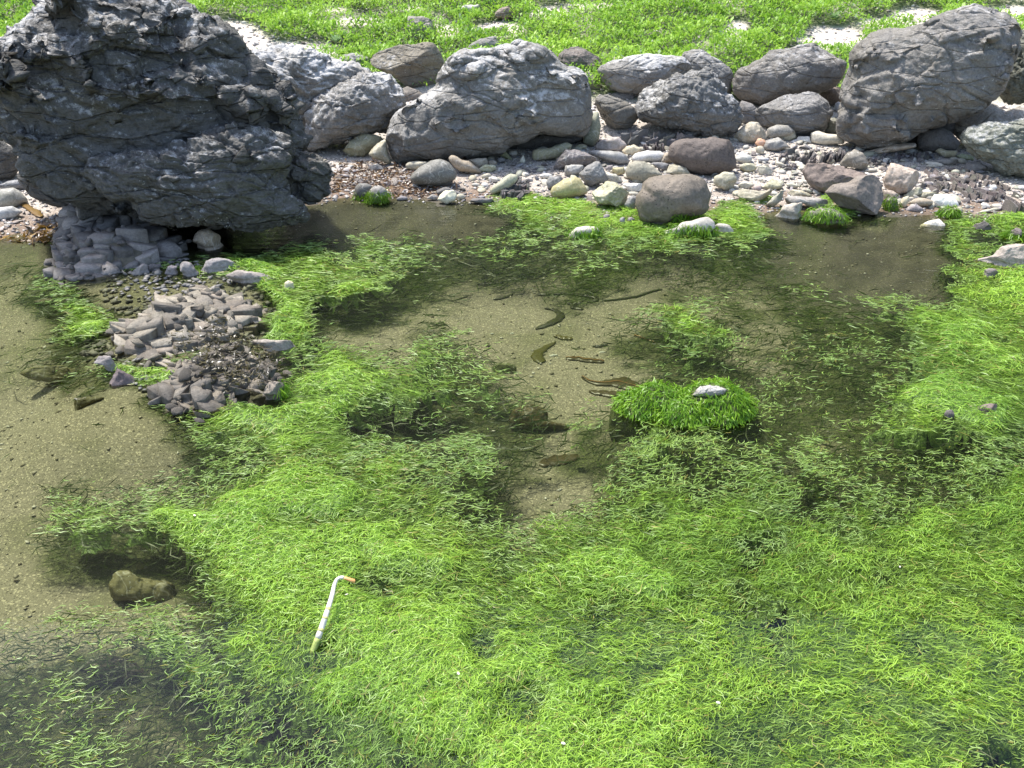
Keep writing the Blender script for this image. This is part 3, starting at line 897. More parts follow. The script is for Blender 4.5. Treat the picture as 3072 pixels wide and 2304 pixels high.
rock('stone', "added dark filler rock standing for shade in the hollow beneath the long smooth boulder", 'stone',  # dark rock added so the gap under the overhang reads as shade
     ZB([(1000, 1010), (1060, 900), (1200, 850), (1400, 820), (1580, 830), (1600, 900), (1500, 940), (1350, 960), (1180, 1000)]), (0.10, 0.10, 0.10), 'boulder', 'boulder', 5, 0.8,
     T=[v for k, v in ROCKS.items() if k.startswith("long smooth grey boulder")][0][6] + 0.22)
rock('stone', "added dark filler rock standing for deep shade beneath the great folded boulder", 'stone',  # dark rock added behind the gap to stand for shade
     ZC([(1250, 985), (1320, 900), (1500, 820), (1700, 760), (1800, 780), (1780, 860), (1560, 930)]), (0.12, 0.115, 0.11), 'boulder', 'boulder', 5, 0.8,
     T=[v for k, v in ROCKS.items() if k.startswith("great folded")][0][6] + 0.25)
rock('boulder', "added dark filler boulder standing for shade in the gap under the huge one", 'boulder',  # dark body added behind the overhang in place of its shade
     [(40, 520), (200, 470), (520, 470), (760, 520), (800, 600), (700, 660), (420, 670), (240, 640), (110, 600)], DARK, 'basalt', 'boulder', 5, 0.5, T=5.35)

# ---- stones of the shore, traced one by one
W = (0.58, 0.57, 0.55); CREAM = (0.45, 0.42, 0.34); OLV = (0.30, 0.29, 0.20); TAN = (0.33, 0.28, 0.22); GR = (0.24, 0.24, 0.245)
DG = (0.15, 0.148, 0.15); PUR = (0.19, 0.165, 0.155); PINK = (0.40, 0.34, 0.315); MAU = (0.24, 0.215, 0.225)
STONES = [
 # label, outline, colour, material, style, facets, depth
 ("pointed olive stone leaning against the knobbly speckled boulder", Z4([(100, 200), (200, 60), (320, 5), (480, 20), (560, 50), (420, 190), (330, 255), (180, 255)]), OLV, 'pebble', 'angular', 3, .7),
 ("hooked pale olive stone under the left end of the long smooth boulder", Z4([(390, 230), (480, 110), (580, 60), (610, 270), (700, 320), (640, 352), (540, 310), (440, 270)]), (0.34, 0.32, 0.25), 'pebble', 'angular', 2, .7),
 ("egg-shaped smooth dark grey stone on the brown weed", Z4([(845, 500), (870, 440), (950, 380), (1080, 300), (1180, 285), (1280, 320), (1340, 390), (1365, 450), (1350, 510), (1250, 560), (1130, 590), (1000, 575), (880, 550)]), (0.165, 0.165, 0.155), 'pebble', 'pebble', 0, .85),
 ("flat pale stone just behind the egg-shaped dark one", Z4([(795, 350), (830, 315), (920, 305), (1050, 315), (1000, 380), (880, 412), (820, 392)]), CREAM, 'pebble', 'pebble', 0, .8),
 ("long bent tan stone right of the egg-shaped dark one", Z4([(1265, 280), (1300, 237), (1360, 250), (1420, 290), (1500, 300), (1600, 380), (1660, 445), (1500, 435), (1400, 420), (1330, 370)]), TAN, 'pebble', 'pebble', 0, .8),
 ("flat buff stone lying behind the long bent tan one", Z4([(1500, 290), (1600, 275), (1690, 275), (1725, 330), (1700, 352), (1600, 385)]), (0.38, 0.34, 0.28), 'pebble', 'angular', 1, .7),
 ("small tan stone under the overhang of the long smooth boulder", Z4((1758, 325, 55, 30)), TAN, 'pebble', 'pebble', 0, .8),
 ("pale green angular stone beside the long bent tan one", Z4([(1600, 390), (1680, 342), (1800, 352), (1800, 402), (1730, 435), (1640, 435)]), (0.38, 0.39, 0.28), 'pebble', 'angular', 2, .7),
 ("small smooth cream oval stone in front of the long bent tan one", Z4((1545, 415, 58, 36)), (0.5, 0.48, 0.40), 'pebble', 'pebble', 0, .9),
 ("small greenish cream stone above the long pale greenish one", Z4((1692, 475, 55, 32, -12)), CREAM, 'pebble', 'pebble', 0, .8),
 ("long pale greenish stone lying aslant near the middle of the shore", Z4([(1725, 625), (1800, 560), (1900, 480), (1960, 442), (2040, 460), (2035, 520), (1960, 600), (1860, 645), (1750, 685)]), (0.37, 0.37, 0.28), 'pebble', 'pebble', 0, .7),
 ("bright whitish stone at the water's edge, reflected in the pool", Z4([(1150, 735), (1170, 690), (1220, 640), (1330, 625), (1370, 690), (1350, 745), (1250, 782)]), (0.6, 0.59, 0.48), 'pebble', 'angular', 2, .7),
 ("small pale stone touching the bright whitish one at the water", Z4((1410, 702, 52, 34)), CREAM, 'pebble', 'pebble', 0, .8),
 ("thin dark slate flake behind the bright whitish stone", Z4([(1130, 620), (1250, 592), (1430, 660), (1465, 692), (1380, 695), (1240, 650), (1150, 690)]), DG, 'slate', 'angular', 2, .6),
 ("grey wedge of stone left of the bright whitish one", Z4([(1025, 722), (1090, 672), (1160, 690), (1140, 742)]), (0.27, 0.255, 0.25), 'pebble', 'angular', 2, .7),
 ("low dark table-shaped rock at the water's edge", Z4([(1505, 760), (1530, 715), (1620, 720), (1750, 720), (1795, 757), (1650, 778)]), DG, 'slate', 'angular', 3, .7),
 ("dark mossy stone, left of a pair at the water's edge", Z4([(228, 690), (235, 600), (280, 552), (370, 552), (430, 580), (400, 660), (350, 725), (270, 720)]), DG, 'pebble', 'pebble', 0, .8),
 ("grey stone bearded with green weed, right of a pair at the water's edge", Z4([(385, 720), (388, 640), (440, 590), (530, 580), (590, 620), (602, 690), (560, 750), (420, 760)]), (0.22, 0.215, 0.21), 'pebble', 'pebble', 0, .8),
 ("flat grey slab on the brown weed left of the egg-shaped stone", Z4([(360, 400), (420, 350), (490, 332), (550, 370), (562, 402), (450, 412)]), GR, 'pebble', 'angular', 2, .6),
 ("small upright white splinter under the long smooth boulder", Z4([(2045, 335), (2075, 270), (2100, 220), (2125, 300), (2112, 342)]), (0.44, 0.44, 0.38), 'pebble', 'angular', 2, .8),
 ("olive shard in the dark hollow under the long smooth boulder", Z4([(1820, 235), (1900, 190), (1985, 290), (1920, 295)]), (0.24, 0.25, 0.15), 'pebble', 'angular', 2, .6),
 ("dark cobble in the hollow under the long smooth boulder", Z4((1860, 300, 48, 36)), DG, 'pebble', 'angular', 2, .8),
 ("long olive stone just out of the shadow of the long smooth boulder", Z5([(-15, 250), (-10, 190), (30, 172), (180, 160), (300, 112), (360, 95), (440, 130), (380, 200), (260, 270), (150, 292), (0, 305)]), OLV, 'pebble', 'pebble', 0, .7),
 ("pinkish grey stone with a pale underside below the greenish weathered one", Z5([(670, 150), (720, 90), (850, 40), (940, 40), (1040, 130), (960, 205), (800, 192), (690, 172)]), (0.36, 0.32, 0.31), 'pebble', 'angular', 2, .7),
 ("small cream stone with ochre patches beside the speckled white oval", Z5([(975, 195), (1020, 150), (1110, 125), (1200, 170), (1180, 195), (1080, 252), (1020, 240)]), (0.55, 0.49, 0.37), 'pebble', 'angular', 1, .7),
 ("pale block behind the purple-grey angular stone", Z5([(270, 270), (280, 200), (310, 150), (420, 150), (410, 190), (340, 190)]), CREAM, 'pebble', 'angular', 2, .7),
 ("small olive cobble behind the purple-grey angular stone", Z5((525, 152, 75, 32)), OLV, 'pebble', 'pebble', 0, .8),
 ("purple-grey angular stone in the middle of the shingle", Z5([(215, 395), (260, 290), (350, 185), (450, 180), (600, 220), (700, 272), (690, 312), (560, 352), (330, 355), (290, 412)]), (0.185, 0.17, 0.175), 'pebble', 'angular', 3, .75),
 ("long smooth grey stone left of the speckled white oval", Z5([(600, 220), (660, 182), (950, 200), (1030, 240), (1072, 320), (980, 348), (800, 302), (720, 272)]), (0.255, 0.255, 0.26), 'pebble', 'pebble', 0, .7),
 ("speckled white oval cobble left of the pitted dark brown block", Z5([(1072, 285), (1120, 222), (1250, 190), (1400, 195), (1462, 242), (1440, 302), (1330, 322), (1110, 318)]), (0.56, 0.56, 0.57), 'pebble', 'pebble', 0, .8),
 ("tan wedge between the speckled white oval and the dark brown block", Z5([(1400, 325), (1450, 232), (1540, 178), (1530, 335)]), TAN, 'pebble', 'angular', 2, .7),
 ("light grey slab under the purple-grey angular stone", Z5([(305, 445), (330, 360), (450, 345), (560, 352), (520, 440), (440, 485), (320, 475)]), (0.31, 0.31, 0.305), 'pebble', 'angular', 3, .7),
 ("plain dark grey peaked stone in the middle of the shingle", Z5([(490, 480), (560, 390), (680, 310), (735, 310), (790, 420), (842, 522), (700, 562), (600, 595), (520, 570)]), (0.195, 0.195, 0.195), 'pebble', 'angular', 3, .75),
 ("little white cobble beside the slate blocks", Z5((140, 472, 70, 32)), W, 'pebble', 'pebble', 0, .8),
 ("grey stone mostly hidden by the ochre cobble", Z5([(140, 540), (180, 472), (330, 480), (350, 530), (250, 600), (170, 640)]), GR, 'pebble', 'angular', 2, .7),
 ("ochre olive cobble at the edge of the green weed", Z5([(183, 655), (210, 590), (330, 512), (460, 475), (520, 502), (590, 610), (602, 662), (520, 692), (350, 722), (215, 705)]), (0.36, 0.33, 0.18), 'pebble', 'pebble', 0, .8),
 ("pale olive wedge with a sharp ridge left of the big round brown stone", Z5([(652, 660), (720, 580), (810, 525), (900, 540), (1000, 610), (1105, 685), (1060, 755), (1000, 842), (850, 792), (720, 785), (680, 725)]), (0.36, 0.35, 0.25), 'pebble', 'angular', 4, .8),
 ("dark ragged stone squeezed between the ridged wedge and the big round brown stone", Z5([(1000, 790), (1060, 702), (1140, 660), (1130, 860), (1050, 850)]), GR, 'pebble', 'angular', 2, .7),
 ("white wedge stone just left of the big round brown stone", Z5([(975, 562), (1080, 550), (1215, 555), (1210, 625), (1100, 665)]), (0.64, 0.64, 0.63), 'pebble', 'angular', 1, .7),
 ("olive grey rounded stone with dark pits above the big round brown one", Z5([(1015, 425), (1050, 342), (1120, 300), (1230, 310), (1330, 370), (1445, 465), (1300, 500), (1210, 545), (1080, 515), (1030, 482)]), (0.29, 0.28, 0.23), 'brown', 'pebble', 0, .75),
 ("little olive cobble in front of the pitted olive grey stone", Z5((1155, 522, 62, 34)), (0.27, 0.265, 0.22), 'pebble', 'pebble', 0, .8),
 ("yellowish stone left of the pitted olive grey one", Z5([(858, 432), (880, 380), (1000, 370), (1022, 440), (940, 465)]), (0.40, 0.37, 0.24), 'pebble', 'angular', 2, .7),
 ("mauve pebble above the yellowish stone", Z5([(788, 392), (820, 355), (880, 350), (870, 422), (810, 412)]), MAU, 'pebble', 'pebble', 0, .8),
 ("pale flat stone right of the dark grey peaked one", Z5([(800, 440), (900, 450), (980, 490), (1005, 535), (880, 555), (820, 505)]), (0.44, 0.43, 0.39), 'pebble', 'angular', 2, .6),
 ("grey slate slab behind the pitted olive grey stone", Z5([(1280, 322), (1420, 320), (1505, 342), (1480, 425), (1380, 395)]), (0.24, 0.245, 0.26), 'slate', 'angular', 2, .6),
 ("olive tan stone behind the big round brown one", Z5([(1470, 440), (1480, 390), (1505, 347), (1600, 340), (1700, 390), (1740, 450), (1600, 470)]), (0.34, 0.32, 0.25), 'pebble', 'angular', 2, .7),
 ("pitted dark brown block in front of the rough-topped boulder", [(2005, 470), (2012, 440), (2030, 424), (2060, 414), (2140, 415), (2200, 424), (2213, 447), (2210, 500), (2185, 517), (2130, 524), (2070, 516), (2025, 492)], (0.125, 0.105, 0.098), 'brown', 'brown', 1, .8),
 ("big round smooth brown stone with a greenish top at the water's edge", Z5([(1115, 800), (1130, 690), (1200, 625), (1210, 545), (1290, 482), (1500, 455), (1700, 445), (1850, 480), (1930, 580), (1952, 700), (1940, 850), (1850, 905), (1600, 965), (1500, 1002), (1250, 995), (1160, 935)]), (0.175, 0.152, 0.128), 'brown', 'brown', 0, .85),
 ("pale stone on the gravel behind the pitted dark brown block", Z5((1985, 45, 78, 48)), W, 'pebble', 'angular', 2, .8),
 ("pale olive slab right of the big round brown stone", Z5([(1990, 550), (2000, 480), (2100, 432), (2212, 432), (2260, 500), (2212, 625), (2130, 645), (2050, 595)]), (0.39, 0.37, 0.29), 'pebble', 'angular', 3, .7),
 ("tiny dark stone sunk in the green weed left of the big round brown one", Z5((815, 925, 42, 34)), MAU, 'pebble', 'angular', 2, .8),
 ("small grey stone in the weed, left of a close pair", Z5((985, 968, 32, 42)), GR, 'pebble', 'angular', 1, .8),
 ("small mauve stone in the weed, right of a close pair", Z5((1080, 962, 42, 36)), MAU, 'pebble', 'angular', 1, .8),
 ("smooth whitish stone half under green weed in the shallows", Z5([(412, 1095), (480, 1040), (580, 1025), (700, 1030), (740, 1090), (600, 1140), (440, 1130)]), (0.50, 0.48, 0.42), 'pebble', 'pebble', 0, .8),
 ("humped whitish stone with weed over it in front of the big round brown one", Z5([(1485, 1080), (1560, 1030), (1650, 980), (1750, 970), (1850, 930), (1930, 920), (2000, 970), (2018, 1045), (1980, 1095), (1880, 1100), (1700, 1110), (1560, 1110)]), (0.44, 0.42, 0.38), 'pebble', 'pebble', 0, .7),
 ("flat whitish stone awash at the right end of the humped one", Z5((2100, 1040, 95, 40, 8)), (0.40, 0.38, 0.34), 'pebble', 'pebble', 0, .7),
 ("rounded cream stone at the foot of the smooth mid-sized boulder", Z6([(-5, 180), (20, 120), (120, 40), (180, 35), (245, 110), (257, 172), (160, 205), (60, 192)]), (0.40, 0.36, 0.29), 'pebble', 'angular', 2, .8),
 ("flat grey stone behind the cream finger-shaped one", Z6([(248, 165), (260, 90), (330, 60), (420, 65), (470, 112), (430, 140), (350, 160)]), (0.27, 0.265, 0.25), 'pebble', 'pebble', 0, .7),
 ("cream finger-shaped stone at the foot of the smooth mid-sized boulder", Z6([(320, 165), (420, 110), (465, 98), (482, 160), (440, 185), (370, 185)]), (0.47, 0.44, 0.35), 'pebble', 'pebble', 0, .7),
 ("white squared stone above the slate blocks", Z6([(478, 195), (490, 150), (580, 150), (595, 205)]), W, 'pebble', 'angular', 2, .7),
 ("long cream-white stone right above the curved slate blades", Z6([(588, 195), (590, 122), (640, 105), (720, 130), (830, 140), (848, 205), (700, 215), (640, 212)]), (0.54, 0.51, 0.44), 'pebble', 'pebble', 0, .7),
 ("grey angular stone left of the slate blocks, before the white squared one", Z6([(228, 235), (260, 170), (340, 150), (400, 200), (445, 252), (390, 275), (250, 255)]), (0.25, 0.245, 0.24), 'pebble', 'angular', 3, .7),
 ("little orange-pink stone in the shingle", Z6((208, 202, 40, 36)), (0.6, 0.36, 0.25), 'pebble', 'angular', 1, .8),
 ("peaked grey-brown stone behind the great brown slab", Z6([(798, 378), (860, 280), (920, 250), (990, 280), (1032, 360), (1015, 420), (900, 385)]), (0.215, 0.2, 0.175), 'pebble', 'angular', 3, .7),
 ("great brown slab leaning at the right of the shore", Z6([(528, 415), (560, 355), (700, 350), (900, 380), (1080, 430), (1020, 480), (930, 500), (850, 570), (700, 590), (640, 565), (560, 505)]), (0.19, 0.155, 0.14), 'brown', 'angular', 2, .55),
 ("rounded brown knob lying on the great brown slab", Z6([(742, 495), (770, 455), (830, 440), (892, 470), (870, 545), (770, 548)]), (0.20, 0.172, 0.155), 'brown', 'pebble', 0, .8),
 ("rough grey-brown pitted rock standing at the water in front of the brown slab", Z6([(693, 575), (760, 520), (880, 500), (940, 460), (1080, 435), (1142, 492), (1155, 620), (1095, 745), (980, 752), (860, 725), (760, 655)]), (0.20, 0.175, 0.158), 'brown', 'brown', 3, .7),
 ("pinkish cream slab right of the great brown one", Z6([(1128, 465), (1170, 350), (1280, 370), (1400, 410), (1455, 462), (1432, 535), (1350, 585), (1250, 595), (1150, 535)]), (0.42, 0.35, 0.30), 'pebble', 'angular', 2, .7),
 ("flat pale brown stone under the pinkish cream slab", Z6([(1138, 555), (1200, 560), (1285, 602), (1272, 645), (1150, 645)]), (0.33, 0.28, 0.24), 'pebble', 'angular', 2, .7),
 ("olive splinter in front of the pinkish cream slab", Z6([(1285, 605), (1400, 535), (1458, 545), (1440, 585), (1350, 625)]), (0.36, 0.35, 0.26), 'pebble', 'angular', 2, .6),
 ("flat olive stone behind the bright white slab", Z6([(1395, 615), (1450, 575), (1560, 570), (1520, 612), (1430, 625)]), (0.31, 0.3, 0.22), 'pebble', 'angular', 2, .6),
 ("bright white slab at the water's edge on the right", Z6([(1470, 635), (1530, 590), (1630, 590), (1700, 640), (1728, 682), (1640, 695), (1540, 685)]), (0.72, 0.72, 0.71), 'pebble', 'angular', 2, .6),
 ("upright cream oval cobble by the weed-covered knob", Z6([(1258, 675), (1290, 615), (1335, 600), (1342, 640), (1305, 695)]), (0.5, 0.45, 0.34), 'pebble', 'pebble', 0, .8),
 ("tan oval cobble left of the bright white slab", Z6((1430, 652, 92, 34)), TAN, 'pebble', 'pebble', 0, .8),
 ("mauve humped stone at the water before the tan oval cobble", Z6([(1290, 725), (1330, 685), (1390, 660), (1445, 700), (1445, 730)]), MAU, 'pebble', 'pebble', 0, .8),
 ("grey beige broken block at the weed's edge", Z6([(342, 745), (380, 672), (520, 650), (548, 692), (532, 755), (460, 770)]), (0.36, 0.33, 0.29), 'pebble', 'angular', 4, .7),
 ("wide light grey slab behind the broken beige block", Z6([(348, 640), (420, 600), (560, 610), (720, 630), (728, 695), (620, 705), (520, 655), (400, 680)]), (0.30, 0.285, 0.27), 'pebble', 'angular', 3, .65),
 ("olive grey wedge left of the wide light grey slab", Z6([(238, 688), (300, 610), (388, 555), (372, 635), (295, 695)]), (0.31, 0.3, 0.245), 'pebble', 'angular', 3, .7),
 ("long beige ledge of stone right of the big round brown stone", Z6([(-10, 590), (0, 560), (60, 550), (250, 570), (350, 580), (250, 662), (180, 652), (60, 625)]), (0.37, 0.34, 0.27), 'pebble', 'angular', 3, .65),
 ("flat white stone on the shingle left of the olive three-cornered one", Z6((95, 520, 62, 26)), (0.5, 0.48, 0.42), 'pebble', 'angular', 1, .7),
 ("small pinkish cobble beside the olive three-cornered stone", Z6((180, 545, 36, 26)), (0.40, 0.33, 0.32), 'pebble', 'pebble', 0, .8),
 ("olive three-cornered stone on the right shingle", Z6([(205, 555), (290, 470), (340, 490), (385, 548), (300, 560)]), (0.36, 0.35, 0.25), 'pebble', 'angular', 3, .7),
 ("long whitish stone right of the olive three-cornered one", Z6([(388, 515), (440, 498), (525, 532), (440, 545)]), (0.5, 0.48, 0.40), 'pebble', 'pebble', 0, .6),
 ("cream tan ledge left of the great brown slab", Z6([(410, 580), (430, 560), (500, 555), (615, 602), (450, 612)]), (0.41, 0.38, 0.29), 'pebble', 'angular', 2, .6),
 ("white cobble right beside the pitted dark brown block", Z6((80, 320, 70, 38)), (0.5, 0.5, 0.48), 'pebble', 'pebble', 0, .8),
 ("blue-grey oval cobble right of the pitted dark brown block", Z6((232, 330, 46, 21)), (0.36, 0.37, 0.39), 'pebble', 'pebble', 0, .8),
 ("pale olive cobble below the white one by the dark brown block", Z6((112, 388, 66, 34)), (0.40, 0.39, 0.30), 'pebble', 'angular', 2, .8),
 ("pale angular cobble right of the pale olive one", Z6((240, 410, 62, 36, 15)), (0.42, 0.41, 0.36), 'pebble', 'angular', 3, .8),
 ("cream round cobble above the blue-grey oval one", Z6((205, 256, 36, 34)), CREAM, 'pebble', 'pebble', 0, .8),
 ("cream stone with a scooped side under the green-tinted boulder", Z6([(1530, 262), (1570, 235), (1620, 255), (1710, 258), (1692, 305), (1610, 312)]), (0.36, 0.33, 0.24), 'pebble', 'pebble', 0, .8),
 ("green-stained slab under the green-tinted boulder", Z6([(1688, 297), (1740, 280), (1832, 300), (1832, 335), (1750, 330)]), (0.30, 0.33, 0.22), 'pebble', 'angular', 2, .7),
 ("long grey slab among the slate ridges on the right", Z6([(1510, 340), (1600, 318), (1722, 328), (1690, 375), (1560, 360)]), (0.25, 0.24, 0.23), 'slate', 'angular', 2, .6),
 ("dark grey slab in the shadow of the green-tinted boulder", Z6([(1745, 405), (1780, 340), (1870, 338), (1942, 392), (1850, 425)]), (0.19, 0.185, 0.185), 'slate', 'angular', 2, .6),
 ("thin white stone lying on the slate ridges", Z6((1530, 362, 78, 20, 8)), (0.55, 0.52, 0.46), 'pebble', 'pebble', 0, .7),
 ("single white pebble on the dark slate ridge", Z6((1980, 542, 30, 26)), (0.6, 0.6, 0.6), 'pebble', 'pebble', 0, .8),
 ("sandy ledge of rock below the great folded boulder", Z6([(970, 275), (1100, 240), (1250, 205), (1390, 185), (1395, 235), (1220, 268), (1060, 292)]), (0.36, 0.30, 0.24), 'pebble', 'angular', 2, .6),
 # left beach
 ("smooth grey rounded stone at the left edge of the small beach", ZL([(-120, 270), (-80, 190), (0, 100), (150, 85), (220, 125), (300, 200), (312, 242), (180, 305), (0, 315)]), (0.30, 0.30, 0.29), 'pebble', 'pebble', 0, .8),
 ("bluish white flat stone at the left edge of the small beach", ZL([(-120, 390), (-60, 330), (0, 300), (140, 290), (262, 352), (160, 425), (0, 445)]), (0.46, 0.47, 0.49), 'pebble', 'pebble', 0, .7),
 ("blue-grey stone in the shade under the huge left boulder", ZL([(-60, 80), (80, 15), (200, -5), (352, 30), (330, 95), (200, 105), (40, 100)]), (0.2, 0.205, 0.225), 'pebble', 'angular', 2, .8),
 ("dark boulder mostly hidden under the huge one at the left edge", [(-90, 420), (0, 415), (45, 450), (58, 500), (40, 540), (-60, 548)], DARK, 'basalt', 'boulder', 0, .8),
 # around the fractured outcrops
 ("small tan boulder right under the snout of the huge boulder", ZA([(1245, 1570), (1265, 1510), (1300, 1487), (1345, 1482), (1430, 1530), (1442, 1590), (1365, 1612), (1280, 1608)]), (0.30, 0.25, 0.20), 'pebble', 'angular', 2, .85),
 ("lilac-grey pyramid-shaped stone at the pool's edge", ZO([(435, 135), (480, 80), (560, 28), (605, 60), (602, 145), (520, 152)]), (0.23, 0.22, 0.225), 'outcrop', 'angular', 3, .8),
 ("dark stone right behind the lilac-grey pyramid", ZO([(585, 70), (640, 42), (750, 40), (730, 110), (615, 130)]), (0.16, 0.155, 0.165), 'outcrop', 'angular', 2, .8),
 ("small whitish-topped stone in the row at the pool's edge", ZO([(798, 130), (820, 75), (860, 55), (930, 62), (912, 140), (840, 155)]), (0.27, 0.25, 0.26), 'outcrop', 'angular', 3, .8),
 ("leaning lilac slab in the row at the pool's edge", ZO([(935, 40), (1010, 12), (1080, 30), (1155, 135), (1060, 170), (960, 125)]), (0.27, 0.255, 0.26), 'outcrop', 'angular', 2, .7),
 ("broad lilac-grey rock at the right end of the row", ZO([(1215, 90), (1245, 10), (1340, -25), (1500, -10), (1605, 50), (1565, 100), (1280, 122)]), (0.28, 0.265, 0.27), 'outcrop', 'angular', 3, .7),
 ("dark purple stone with a few white barnacles left of the outcrop", ZO([(185, 1335), (215, 1260), (265, 1195), (350, 1240), (452, 1290), (425, 1352), (250, 1370)]), (0.155, 0.13, 0.14), 'outcrop', 'angular', 3, .8),
 ("grey stone with a dark right end beside the barnacled purple one", ZO([(-5, 1135), (60, 1062), (190, 1060), (252, 1172), (200, 1215), (110, 1170)]), (0.27, 0.255, 0.26), 'outcrop', 'angular', 3, .8),
 ("squared stone block at the right end of the lower outcrop", ZO([(1875, 1475), (1930, 1350), (2010, 1340), (2135, 1362), (2060, 1545), (1960, 1540)]), (0.24, 0.215, 0.19), 'outcrop', 'angular', 4, .8),
 ("flat pinkish plate right of the upper outcrop", ZO([(1695, 910), (1780, 880), (1900, 880), (2210, 890), (2190, 965), (1990, 995), (1860, 955)]), (0.30, 0.275, 0.25), 'outcrop', 'angular', 2, .5),
 ("cracked pale plate in the weed above the upper outcrop", ZO([(1440, 185), (1600, 110), (1900, 150), (2045, 192), (1800, 235), (1560, 225)]), (0.33, 0.30, 0.285), 'outcrop', 'angular', 3, .5),
 ("small pale yellow cobble in the weed right of the cracked plate", ZO((2165, 270, 52, 44)), (0.5, 0.47, 0.32), 'pebble', 'pebble', 0, .8),
 # emergent at the right edge
 ("pale pinkish rock ridge rising from the weed at the right edge", ZR([(1625, 780), (1690, 720), (1780, 680), (1900, 560), (2050, 528), (2300, 520), (2500, 600), (2450, 780), (2300, 860), (1950, 850), (1800, 815)]), (0.36, 0.325, 0.305), 'outcrop', 'angular', 3, .7),
 ("dark pink-grey stone poking from the weed below the ridge", ZR((1745, 920, 105, 52)), (0.21, 0.19, 0.19), 'outcrop', 'angular', 2, .8),
 ("small dark stone in open water near the right bank", ZR([(1485, 290), (1520, 240), (1590, 230), (1650, 200), (1720, 230), (1750, 290), (1640, 312), (1540, 308)]), (0.13, 0.12, 0.115), 'outcrop', 'angular', 3, .8),
 ("dark stone draped with bright weed by the right bank", ZR([(1985, 400), (2040, 330), (2120, 285), (2180, 320), (2190, 430), (2080, 440)]), (0.19, 0.165, 0.165), 'outcrop', 'angular', 3, .8),
 ("white stone awash off the bright white slab", ZR([(820, 215), (920, 190), (1020, 165), (1085, 235), (1060, 265), (900, 252)]), (0.62, 0.58, 0.52), 'pebble', 'angular', 1, .5),
 ("dark red-topped stone sunk in the weed at the right", ZX([(1905, 1000), (1920, 970), (1990, 955), (2055, 960), (2040, 1000), (1960, 1025)]), (0.2, 0.16, 0.155), 'outcrop', 'angular', 3, .8),
 ("little dark stone beside a hole in the right weed mat", ZX((1730, 1018, 34, 24)), (0.12, 0.11, 0.11), 'outcrop', 'angular', 2, .8),
 # on the green bank
 ("upright squared rock standing in the plants of the bank", ZU([(1815, 310), (1828, 200), (1842, 130), (1890, 120), (2040, 160), (2088, 250), (2075, 340), (1950, 345)]), (0.28, 0.265, 0.25), 'boulder', 'angular', 4, .7),
 ("pale squared block high in the plants of the bank", ZB([(760, 90), (765, 55), (795, 32), (900, 28), (910, 80), (780, 105)]), (0.46, 0.45, 0.43), 'pebble', 'angular', 3, .7),
 ("round brownish rock high in the plants right of the pale block", ZB([(985, 110), (1000, 75), (1025, 55), (1080, 38), (1128, 95), (1070, 130)]), (0.25, 0.215, 0.19), 'boulder', 'knobbly', 0, .8),
 ("flat pinkish rock among the plants above the long smooth boulder", ZB([(920, 190), (980, 160), (1085, 175), (1060, 215), (960, 218)]), (0.44, 0.38, 0.36), 'pebble', 'angular', 2, .6),
]
for lab, poly, colr, mm, sty, fac, dz in STONES:
    a = math.sqrt(area_centroid(poly)[1])
    nm = 'boulder' if 'boulder' in lab.split(' ')[1:3] + lab.split(' ')[:3] and a > 60 else 'stone'
    rock(nm, lab, nm, poly, colr, mm, sty, 5 if a > 62 else 4, dz, 0.9 if not fac else 0.75, fac, smooth=3 if not fac else 1)

# ------------------------------------------------------------------ ribbons (strands, leaves, kelp)
def ribbons(C, Wd, side, colr, taper=True, tcol=None):
    """C: (N,S+1,3) centre lines, Wd: (N,) widths, side: (N,3) or (N,S+1,3) -> V, quads, colours"""
    N, S1, _ = C.shape
    k = np.arange(S1) / (S1 - 1.0)
    prof = np.sin(np.clip(0.12 + 0.88 * (1 - np.abs(2 * k - 0.9)), 0.08, 1) * math.pi / 2) if taper else np.ones(S1)
    if side.ndim == 2: side = side[:, None, :]
    off = side * (Wd[:, None, None] * 0.5) * prof[None, :, None]
    V = np.stack([C - off, C + off], 2).reshape(-1, 3)
    b0 = (np.arange(N) * S1 * 2)[:, None] + (np.arange(S1 - 1) * 2)[None]
    Fq = np.stack([b0, b0 + 1, b0 + 3, b0 + 2], -1).reshape(-1, 4)
    cc = np.repeat(colr[:, None, :], S1 * 2, 1).reshape(-1, 3)
    return V, Fq, cc

# ------------------------------------------------------------------ fractured outcrops: bedrock plus the broken stones on it
def clip_poly(P, m, nrm):
    out = []
    for i in range(len(P)):
        a, bb = P[i], P[(i + 1) % len(P)]
        da, db = (a - m).dot(nrm), (bb - m).dot(nrm)
        if da <= 0: out.append(a)
        if (da < 0 < db) or (db < 0 < da):
            out.append(a + (bb - a) * da / (da - db))
    return out

CHUNKS = []
for k in range(10):
    S_, F_ = ico(2)
    r_ = np.random.RandomState(400 + k)
    Q = S_ * np.array([1.15, 0.8, 0.5]) * r_.uniform(0.8, 1.2, 3)
    for j in range(9):
        f = r_.normal(size=3); f /= np.linalg.norm(f)
        pd = Q @ f; h = pd.max() * r_.uniform(0.5, 0.8)
        Q = Q - f[None] * np.maximum(pd - h, 0)[:, None]
    CHUNKS.append(np_mesh("stone", Q, F_, 3))
PEBS = []
for k in range(10):
    S_, F_ = ico(2)
    Q = S_ * np.array([1, 0.75, 0.55]) * (1 + 0.14 * vnoise(S_ * 1.2 + k * 5, 77))[:, None]
    PEBS.append(np_mesh("stone", Q, F_, 3, None, None, True))

